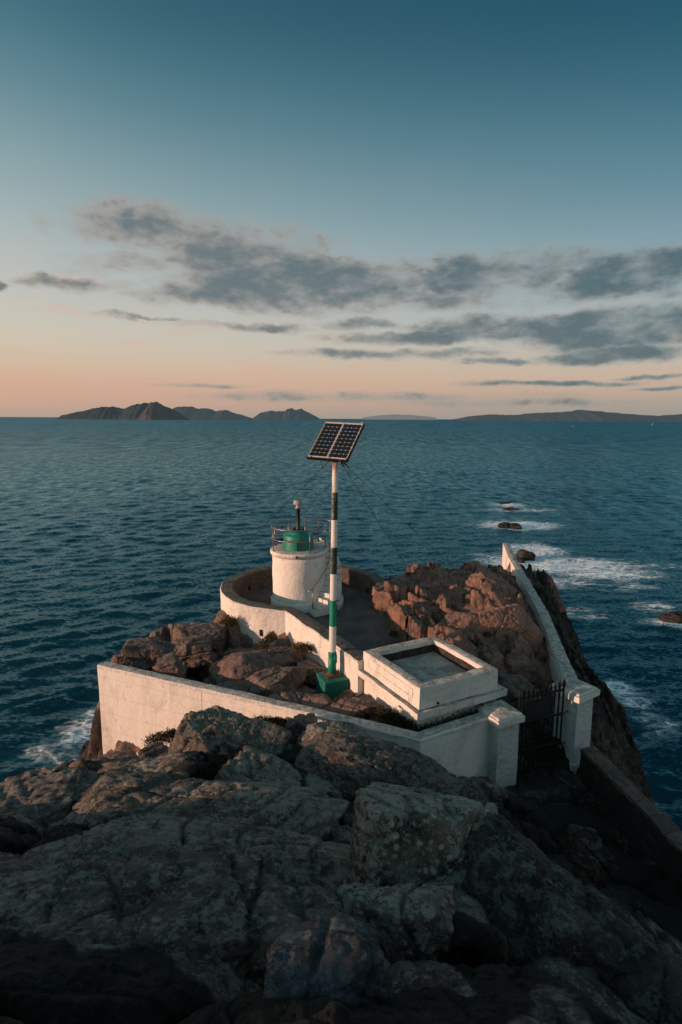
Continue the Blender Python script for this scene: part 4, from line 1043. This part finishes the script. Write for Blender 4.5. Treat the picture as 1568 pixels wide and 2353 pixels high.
# ------------------------------------------------------------------ gate pillars
def pillar(c, rz, body, cap, z0, zc, label, plinth=None):
    t = empty('gate_pillar', Vector((c[0], c[1], z0)), label, 'pillar', 'gate pillars')
    Rm = Matrix.Rotation(rz, 3, 'Z')
    def prism(levels, name, mat, bev=.012, sub=True):
        vs = []; fs = []; n = 0
        for (hw, hd, z) in levels:
            for sx, sy in ((-1, -1), (0, -1), (1, -1), (1, 0), (1, 1), (0, 1), (-1, 1), (-1, 0)):
                vs.append(Vector((c[0], c[1], z)) + Rm @ Vector((sx * hw, sy * hd, 0)))
        m = 8
        for i in range(len(levels) - 1):
            for k in range(m): fs.append((i * m + k, i * m + (k + 1) % m, (i + 1) * m + (k + 1) % m, (i + 1) * m + k))
        fs.append(tuple(range(m))[::-1]); fs.append(tuple((len(levels) - 1) * m + k for k in range(m)))
        mb = MB(); mb.add(vs, fs); return mb.build(name, mat, t, bevel=bev, auto=True)
    b, d = body[0] / 2, body[1] / 2; cw, cdp = cap[0] / 2, cap[1] / 2
    prism([(b, d, z0), (b * .995, d * .995, (z0 + zc) / 2), (b * .97, d * .97, zc - .27)], 'shaft', M['plaster_shade'])
    prism([(b * .98, d * .98, zc - .268), (cw * .93, cdp * .93, zc - .22), (cw, cdp, zc - .20), (cw, cdp, zc - .03), (cw * .9, cdp * .9, zc), (cw * .88, cdp * .88, zc + .035), (.02, .02, zc + .10)], 'cap', M['plaster'], .008)
    if plinth: prism([(b + .07, d + .07, z0), (b + .07, d + .07, z0 + plinth - .06), (b + .004, d + .004, z0 + plinth)], 'plinth', M['plaster_shade'])
    return t
pillar((4.42, 14.62), R(25), (.74, .80), (.92, .98), 7.4, 10.08, 'shorter white gate pillar attached to the end of the front wall')
pillar((6.95, 15.78), R(33), (.78, .78), (1.0, 1.0), 7.2, 10.22, 'free-standing white gate pillar at the cliff side of the iron gate', .9)
# ------------------------------------------------------------------ gate
g1 = Vector((4.98, 14.72, 0)); g2 = Vector((6.42, 15.28, 0))
gate = empty('iron_gate', Vector((g1.x, g1.y, 7.9)), 'black iron gate with spiked bars and a dark plate between white pillars', 'gate')
NBAR = 11
for k in range(NBAR):
    q = g1.lerp(g2, k / (NBAR - 1)); zt2 = 10.42; r = .019 if k < NBAR - 2 else .028
    if k >= NBAR - 2: zt2 += .06
    mb = MB(); mb.tube([q + Vector((0, 0, 7.95)), q + Vector((0, 0, zt2))], r, 8)
    mb.tube([q + Vector((0, 0, zt2)), q + Vector((0, 0, zt2 + .06)), q + Vector((0, 0, zt2 + .24))], [r * 1.2, r * 2.2, .002], 6)
    mb.build('bar', M['iron'], gate)
gd = (g2 - g1).normalized(); ga = math.atan2(gd.y, gd.x)
for z in (10.36, 9.62, 8.75, 8.1): mb = MB(); mb.box((g1 + g2) / 2 + Vector((0, 0, z)), ((g2 - g1).length, .03, .05), rz=ga); mb.build('cross_rail', M['iron'], gate)
for k in range(NBAR - 1):
    mb = MB(); q = g1.lerp(g2, (k + .5) / (NBAR - 1)) + Vector((0, 0, 10.45)); pts = [q + gd * (.05 * math.cos(t)) + Vector((0, 0, .05 * math.sin(t))) for t in [2 * math.pi * i / 12 for i in range(12)]]; mb.tube(pts, .010, 6, closed=True); mb.build('ring', M['iron'], gate)
gn = Vector((gd.y, -gd.x, 0))
mb = MB(); c = g1.lerp(g2, .42) + gn * .03 + Vector((0, 0, 9.98)); mb.box(c, (1.0, .012, .56), rz=ga)
sg = mb.build('sign_plate', M['black'], gate)
mb = MB(); c = c + gn * .012
for s in (-1, 1): mb.box(c + Vector((0, 0, s * .24)), (.92, .008, .012), rz=ga); mb.box(c + gd * s * .45, (.012, .008, .46), rz=ga)
oo = mesh_obj('border', [v - gate.location for v in mb.v], mb.f, M['iron'], None); oo.parent = sg
for z in (9.6, 8.6):
    mb = MB(); q = g2 + Vector((0, 0, z)); mb.tube([q - Vector((0, 0, .04)), q + Vector((0, 0, .04))], .06, 10); mb.tube([q, q + Vector((.25, .2, 0))], .02, 6); mb.build('hinge', M['rust'], gate)
# ------------------------------------------------------------------ right-hand walls
rw = empty('sea_wall', Vector((8.5, 23, 9)), 'long white wall running from the gate pillar out along the cliff edge', 'wall')
rp = [(7.15, 16.35, 10.02), (7.9, 19.9, 9.98), (8.6, 23.2, 10.0), (9.45, 28.6, 10.0), (10.1, 32.5, 9.95), (10.9, 36.8, 9.95)]
sweep('wall_body', rp, [(-.17, -2.2), (-.17, -1.2), (-.17, -.5), (-.17, -.08), (.17, -.08), (.17, -.6), (.17, -2.4)], [M['plaster'], M['stone_dark']], [0, 0, 0, 0, 1, 1, 0], rw, jit=.02, seed=12)
sweep('coping', rp, [(-.20, -.076), (-.2, -.01), (0, .015), (.2, -.01), (.2, -.076)], [M['plaster']], [0] * 5, rw, jit=.016, seed=13)
sp_ = empty('stone_parapet', Vector((7.5, 12, 8)), 'low rough stone wall descending from the tall gate pillar to the right', 'wall')
spp = [(7.2, 15.15, 8.62), (7.5, 13.4, 8.6), (7.8, 11.6, 8.55), (8.3, 9.6, 8.5), (8.9, 7.6, 8.45)]
sweep('wall_body', spp, [(-.2, -2.5), (-.2, -1.0), (-.2, -.1), (.2, -.1), (.2, -1), (.2, -3)], [M['stone_dark']], [0] * 6, sp_, jit=.04, seed=14)
sweep('coping', spp, [(-.23, -.098), (-.23, .0), (0, .03), (.23, .0), (.23, -.098)], [M['stone_in']], [0] * 5, sp_, jit=.03, seed=15)
exec_rocks = True

# ------------------------------------------------------------------ boulders
_ico = {}
def ico(sub):
    if sub not in _ico:
        bm = bmesh.new(); bmesh.ops.create_icosphere(bm, subdivisions=sub, radius=1)
        V = np.array([tuple(v.co) for v in bm.verts]); Fc = [[v.index for v in f.verts] for f in bm.faces]; bm.free(); _ico[sub] = (V, Fc)
    return _ico[sub]
def boulder(label, c, size, rz=0, tx=0, ty=0, seed=0, mat='rock_fg', blocky=.6, sub=6, group=None, planes=14, cat='rock', name='boulder', rough=.10, kind=None):
    V, Fc = ico(sub); rng = np.random.RandomState(seed + 100)
    N = rng.normal(size=(planes, 3)); N /= np.linalg.norm(N, axis=1, keepdims=True)
    N = np.concatenate([N, [[0, 0, 1], [0, 0, -1], [1, 0, 0], [-1, 0, 0], [0, 1, 0], [0, -1, 0]] + rng.normal(size=(6, 3)) * .1])
    N /= np.linalg.norm(N, axis=1, keepdims=True)
    hgt = np.concatenate([.72 + .3 * rng.rand(planes), .80 + .15 * rng.rand(6)])
    D = V @ N.T; kk = 60 if blocky > .6 else 26
    r = np.where(D > .08, hgt[None] / np.maximum(D, .08), 8.0)
    r = (np.sum(r ** -kk, axis=1)) ** (-1 / kk)
    r = r * min(1, blocky + .25) + (1 - min(1, blocky + .25))
    P = V * r[:, None] * np.array(size)
    avg = (size[0] * size[1] * size[2]) ** (1 / 3)
    q = P + seed * 3.7
    nrm = V / np.linalg.norm(V, axis=1, keepdims=True)
    d = fbm(q * (.9 / avg) * 1.1, 3, seed) * rough * (1.2 if blocky < .6 else .55) * avg
    d += fbm(q * 2.6, 5, seed + 9) * (.045 if blocky < .7 else .028) * min(1, avg) + fbm(q * 8, 4, seed + 5, ridged=True) * .024 - np.clip(fbm(q * 5, 4, seed + 6) - .12, 0, 1) * .16 * min(1, avg)
    # strata grooves / joints
    for w in range(3):
        nj = rng.normal(size=3); nj /= np.linalg.norm(nj); per = max(.35, avg * (.55 + .5 * rng.rand()))
        jj = q @ nj / per + fbm(q * .7, 3, seed + 60 + w) * .35; fr = np.abs(jj - np.round(jj)) * per
        d -= np.exp(-(fr / .022) ** 2) * .075 * min(1, avg + .3) * np.clip(vnoise(q * .8, seed + 70 + w) * 2 + .6, 0, 1)
        st_ = (np.round(jj) * 7919 % 13) / 13.0; d += (st_ - .5) * .09 * min(1, avg) * (1 if blocky > .6 else .5)
    P = P + nrm * d[:, None]
    Rm = (Euler((tx, ty, rz)).to_matrix())
    P = P @ np.array(Rm).T
    o = mesh_obj(name, P.tolist(), Fc, M[mat], smooth=True); o.location = c
    tag(o, label, cat, group or BGRP)
    return o
def Bd(label, u, v, y, size, sink=.82, **k):
    """(u, v, y): centre of the visible top surface; the rock is sunk below it"""
    t = at(u, v, y); return boulder(label, (t.x, t.y, t.z - size[2] * sink), size, **k)

G = 'rock_fg'; BGRP = 'boulders and slabs of the dark foreground'
# foreground slabs
Bd('smooth dark boulder alone at the bottom middle of the foreground', 752, 2168, 3.35, (.50, .30, .30), rz=.1, tx=-.15, seed=44, blocky=.74, mat='rock_blue', rough=.05)
Bd('widest pitted slab across the bottom left foreground', 390, 2045, 4.7, (2.3, 1.0, .6), rz=-.10, tx=-.18, seed=2, blocky=.72, sub=7)
Bd('flat grey slab just above the widest bottom left slab', 430, 1935, 6.6, (2.5, .9, .45), rz=-.08, seed=3, blocky=.72, sub=7)
Bd('long lichen-covered slab in the left centre of the foreground', 470, 1840, 9.1, (2.7, 1.0, .6), rz=-.18, seed=4, blocky=.72, sub=7)
Bd('pale grey slab at the far left edge of the foreground', 60, 1825, 10.6, (2.3, 1.0, .6), rz=.35, seed=5, blocky=.7)
Bd('jagged topped boulder with black patches in the right foreground', 985, 1850, 6.1, (1.08, .85, 1.05), rz=.2, tx=-.34, ty=.06, seed=6, blocky=.85, sub=7, mat='rock_pale')
Bd('broken slab below the jagged topped boulder', 915, 2062, 4.75, (.66, .30, .24), rz=.05, tx=-.25, seed=27, blocky=.9, mat='rock_pale')
Bd('large steep slab leaning down right of the jagged boulder', 1190, 1985, 5.5, (.75, 1.7, .8), rz=.42, ty=.55, seed=8, mat='rock_dim', blocky=.85, sub=7)
Bd('dark streaked slab at the lower right corner', 1390, 2120, 4.9, (.6, 1.8, .8), rz=.42, ty=.75, seed=9, mat='rock_dim', blocky=.85, sub=7)
Bd('tall pointed boulder rising in front of the long front wall', 520, 1652, 12.6, (1.55, .9, 1.25), rz=-.15, ty=.22, seed=10, blocky=.8, sub=7)
Bd('small pinkish boulder leaning over the top of the front wall', 694, 1650, 13.6, (.48, .4, .42), rz=.4, ty=.2, seed=11, mat='rock_mid', blocky=.85)
Bd('sun-touched rock edge behind the long lichen slab', 620, 1775, 10.8, (1.15, .9, .7), rz=-.5, ty=.2, seed=12, blocky=.7)
Bd('broad brown slab lying below the corner of the front wall', 900, 1760, 11.2, (2.4, 1.2, .6), rz=-.25, tx=-.05, ty=.12, seed=13, mat='rock_brown', blocky=.7, sub=7)
Bd('lichened hump between the pointed boulder and the broad brown slab', 770, 1690, 12.5, (1.0, .7, .45), rz=.2, seed=14, blocky=.5)
Bd('small brown boulder at the foot of the pointed boulder', 355, 1722, 13.6, (.5, .5, .5), rz=.2, seed=15, mat='rock_mid', blocky=.6)
Bd('low rounded rock at the bottom of the wall left end', 262, 1752, 14.2, (.95, .6, .4), rz=.3, seed=16, mat='rock_mid', blocky=.5)
Bd('dark rock standing beside the path near the low stone wall', 1355, 1920, 9.6, (.38, .5, .4), rz=.2, seed=17, mat='rock_cliff', blocky=.9)
# blocks between the front wall and the parapet wall
BGRP = 'rock blocks between the front wall and the parapet wall'
Bd('reddish smooth triangular block, largest behind the front wall', 560, 1505, 18.2, (1.25, 1.2, .85), rz=.5, tx=-.30, ty=-.12, seed=31, mat='rock_mid', blocky=.9)
Bd('long reddish block below the largest triangular block', 560, 1572, 16.9, (1.25, .55, .55), rz=.25, tx=-.2, seed=32, mat='rock_mid', blocky=.9)
Bd('rounded grey boulder behind the middle of the front wall', 388, 1520, 17.7, (.62, .6, .6), rz=.2, seed=33, mat='rock_mid', blocky=.65)
Bd('grey boulder at the crest left of the triangular block', 435, 1468, 19.6, (.95, .8, .6), rz=.3, tx=-.2, seed=34, mat='rock_mid', blocky=.8)
Bd('pale grey split block at the crest furthest from the front wall', 470, 1440, 21.2, (1.1, .8, .55), rz=.7, seed=35, mat='rock_mid', blocky=.85)
Bd('rounded block at the left end of the crest', 345, 1480, 19.4, (.95, .7, .6), rz=.2, tx=-.2, seed=36, mat='rock_mid', blocky=.75)
Bd('brown block with a ridge beside the green pole base', 628, 1545, 17.2, (.95, .95, .65), rz=.9, ty=.3, tx=-.2, seed=37, mat='rock_mid', blocky=.9)
Bd('upper brown block under the parapet wall shrubs', 645, 1497, 19.0, (1.0, .8, .55), rz=.5, seed=38, mat='rock_mid', blocky=.9)
Bd('small angular block against the parapet wall near the pole', 715, 1528, 18.2, (.5, .5, .4), rz=.3, seed=39, mat='rock_mid', blocky=.9)
Bd('grey flat boulder in front of the green pole base', 690, 1598, 15.6, (1.3, .6, .4), rz=-.1, tx=-.1, seed=40, mat='rock_mid', blocky=.7)
Bd('small grey boulder right below the green pole base', 810, 1612, 15.2, (.8, .45, .3), rz=.1, seed=41, mat='rock_mid', blocky=.8)
Bd('rounded boulder touching the inside left end of the front wall', 300, 1508, 18.9, (.75, .7, .55), rz=.1, seed=42, mat='rock_mid', blocky=.7)
# right crag
C = 'rock_crag'; BGRP = 'rocks of the sunlit crag at the right'
Bd('big cracked rounded crag beside the long sea wall', 1150, 1405, 20.8, (1.45, 1.3, 1.6), rz=.3, tx=-.25, ty=-.1, seed=51, mat=C, blocky=.9, sub=7)
Bd('rounded crag summit furthest back beside the sea wall', 1125, 1325, 25.2, (1.25, 1.1, 1.2), rz=.2, ty=-.2, seed=52, mat=C, blocky=.7, sub=7)
Bd('upright split crag face behind the building roof', 1070, 1420, 20.0, (1.0, .95, 1.3), rz=-.4, ty=-.15, seed=53, mat=C, blocky=.85)
Bd('small red block at the back corner of the building roof', 1010, 1440, 19.2, (.45, .4, .5), rz=.2, seed=54, mat=C, blocky=.85)
Bd('tall lit rock face standing at the terrace edge', 950, 1398, 21.6, (1.05, 1.3, 1.1), rz=.3, ty=-.1, seed=55, mat=C, blocky=.85)
Bd('rock ledge where the parapet wall ends', 885, 1352, 24.0, (.7, 1.1, .8), rz=.2, seed=56, mat=C, blocky=.7)
Bd('flat layered rock plateau at the seaward edge', 985, 1322, 27.0, (2.3, 1.8, .8), rz=-.1, seed=57, mat=C, blocky=.7, sub=7)
Bd('lowest crag block right below the big cracked crag', 1190, 1510, 18.4, (.6, .6, .7), rz=.5, seed=58, mat=C, blocky=.75)
Bd('rough brown rock just behind the iron gate', 1175, 1560, 16.9, (1.0, .7, .8), rz=-.5, seed=59, mat='rock_mid', blocky=.6)
Bd('narrow rock between crag and building right corner', 1120, 1500, 18.3, (.6, .6, .8), rz=.1, seed=60, mat=C, blocky=.8)
Bd('rust-red rock outside the far end of the sea wall', 1236, 1318, 32.5, (1.3, 1.9, 1.6), rz=.3, ty=.45, seed=61, mat='rock_crag', blocky=.7)
# sea rocks
BGRP = 'rocks in the sea'
def SR(label, u, v, size, seed, **k):
    t = on(u, v, 0); return boulder(label, (t.x, t.y, 0), size, seed=seed, mat='rock_wet', blocky=.8, sub=5, cat='sea rock', name='sea_rock', rough=.2, **k)
SR('black jagged rock in the surf just beyond the sea wall end', 1207, 1284, (1.3, 1.3, 1.35), 71)
SR('small black rock just left of the jagged one beyond the sea wall', 1196, 1292, (.8, .9, .7), 78)
SR('low black rock ringed by white foam, left of two side by side', 1160, 1211, (1.3, 1.5, .75), 72)
SR('black rock ringed by white foam, right of two side by side', 1182, 1213, (1.2, 1.5, .85), 73)
SR('tiny black rock awash, nearest of the far offshore pair', 1172, 1171, (1.7, 1.2, .4), 74)
SR('tiny black rock furthest offshore, breaking the surface', 1160, 1157, (1.5, 1.2, .5), 75)
SR('brown rock in the sea at the right edge', 1556, 1428, (1.7, 1.2, 1.0), 76)
SR('dark rock in the surf at the foot of the left wall', 222, 1722, (.6, .6, .6), 77)

# ------------------------------------------------------------------ shrubs
def mat_leaf(name, a, b):
    m = MatB(name); oi = m.noise(m.pos, 9, 3); c = m.mix(oi.step(.3, .7), a, b); return m.out(c, .8, spec=.2)
M['heath'] = mat_leaf('dry_heath', (.035, .04, .012, 1), (.11, .06, .02, 1))
M['heath_dark'] = mat_leaf('dark_heath', (.016, .024, .010, 1), (.045, .034, .014, 1))
def shrub(label, pts, spread, hgt, nlf, seed, mat='heath', cat='shrub', blade=.05):
    rng = random.Random(seed); c = Vector((0, 0, 0))
    for p in pts: c += p
    c /= len(pts); mb = MB()
    for k in range(nlf):
        a = rng.randrange(len(pts)); b = min(a + 1, len(pts) - 1); p = pts[a].lerp(pts[b], rng.random())
        r = rng.random() ** .5; t = rng.random() * 6.28
        q = p + Vector((math.cos(t) * r * spread, math.sin(t) * r * spread, 0))
        topz = hgt * (1 - r * r * .7) * (.6 + .5 * rng.random())
        z = rng.random() ** .6 * topz; q.z += z
        L = blade * (.6 + rng.random()); d = Vector((rng.uniform(-1, 1), rng.uniform(-1, 1), rng.uniform(.2, 1.6))).normalized(); w = d.cross(Vector((rng.uniform(-1, 1), rng.uniform(-1, 1), .3))).normalized() * L * .22
        mb.add([q - w, q + w, q + d * L + w * .3, q + d * L * 1.15 - w * .2], [(0, 1, 2, 3)])
    e = empty('shrub', c, label, cat, 'shrubs growing on the rocks'); e2 = mb.build('foliage', M[mat], e)
    for k in range(5):
        mb = MB(); p = pts[rng.randrange(len(pts))] + Vector((rng.uniform(-.6, .6) * spread, rng.uniform(-.6, .6) * spread, -.08)); mb.tube([p, p + Vector((rng.uniform(-.1, .1), rng.uniform(-.1, .1), hgt * .8))], [.008, .003], 5)
        mb.build('stem', M['heath_dark'], e)
    return e
shrub('rusty green shrub at the left foot of the curved parapet wall', [at(512, 1442, 22.3), at(528, 1436, 21.6)], .32, .42, 1500, 1)
shrub('brown shrub spreading down a crack under the parapet wall corner', [at(600, 1510, 19.2), at(605, 1485, 20.0), at(625, 1470, 20.4)], .22, .34, 1700, 2)
shrub('dark green shrub below the straight parapet wall', [at(680, 1490, 19.2), at(700, 1498, 18.8)], .28, .3, 1300, 3)
shrub('dark heath filling the corner between building and front wall', [at(880, 1650, 14.9), at(905, 1660, 14.6), at(935, 1680, 14.3), at(955, 1683, 14.1)], .30, .34, 4200, 4, 'heath_dark')
shrub('dark grass strip growing in the planter behind the wall corner', [Vector((2.2, 13.86, 9.6)), Vector((2.8, 14.18, 9.62)), Vector((3.4, 14.5, 9.62)), Vector((3.95, 14.8, 9.65))], .13, .52, 4200, 5, 'heath_dark')
shrub('brown tufts on the rock top against the front wall', [at(590, 1662, 13.8), at(620, 1665, 13.8), at(645, 1668, 13.7)], .2, .22, 1300, 6)
shrub('dark shrub in the hollow at the bottom of the front wall', [at(345, 1712, 14.9), at(375, 1705, 14.8), at(400, 1700, 14.5)], .25, .34, 2200, 7, 'heath_dark')
shrub('dry tuft in a crack of the big crag beside the sea wall', [at(1120, 1462, 19.4)], .15, .16, 400, 9)
shrub('small heath tuft low down between crag and building', [at(1085, 1478, 18.9), at(1100, 1490, 18.6)], .16, .18, 600, 10)
shrub('tiny shrub at the foot of the terrace rock face', [at(905, 1462, 20.2)], .18, .22, 500, 8)

# ------------------------------------------------------------------ boats
def boat(label, u, v, L, sail):
    p = on(u, v, 0); t = empty('sailing_boat' if sail else 'motor_boat', p, label, 'boat', 'boats far out at sea')
    mb = MB(); hw = L * .14; vs = []
    for s, w, z in ((-.5, .8, .0), (-.2, 1, 0), (.2, .9, 0), (.5, .03, .1)):
        for sy, zz in ((-1, 0.16), (0, -.06), (1, .16)): vs.append(p + Vector((s * L, sy * hw * w, (zz + z * .5) * L)))
    fs = []
    for i in range(3):
        b = i * 3; c = b + 3; fs += [(b, c, c + 1, b + 1), (b + 1, c + 1, c + 2, b + 2), (b, b + 2, c + 2, c)]
    fs += [(0, 1, 2)]; mb.add(vs, fs); mb.build('hull', M['lampwhite'], t)
    if sail:
        mb = MB(); mb.tube([p, p + Vector((0, 0, L * 1.3))], L * .012, 6); mb.build('mast', M['lampwhite'], t)
        mb = MB(); mb.add([p + Vector((-.02 * L, 0, .2 * L)), p + Vector((-.4 * L, .05 * L, .2 * L)), p + Vector((-.01 * L, 0, 1.25 * L))], [(0, 1, 2)]); mb.build('sail', M['lampwhite'], t)
    else:
        mb = MB(); mb.box(p + Vector((-.05 * L, 0, .22 * L)), (.35 * L, .18 * L, .18 * L), top=.8); mb.build('cabin', M['lampwhite'], t)
boat('tiny white sailing boat off the distant coast at the right', 1500, 978, 9, True)
boat('tiny low boat left of the white sailing boat', 1318, 981, 8, False)
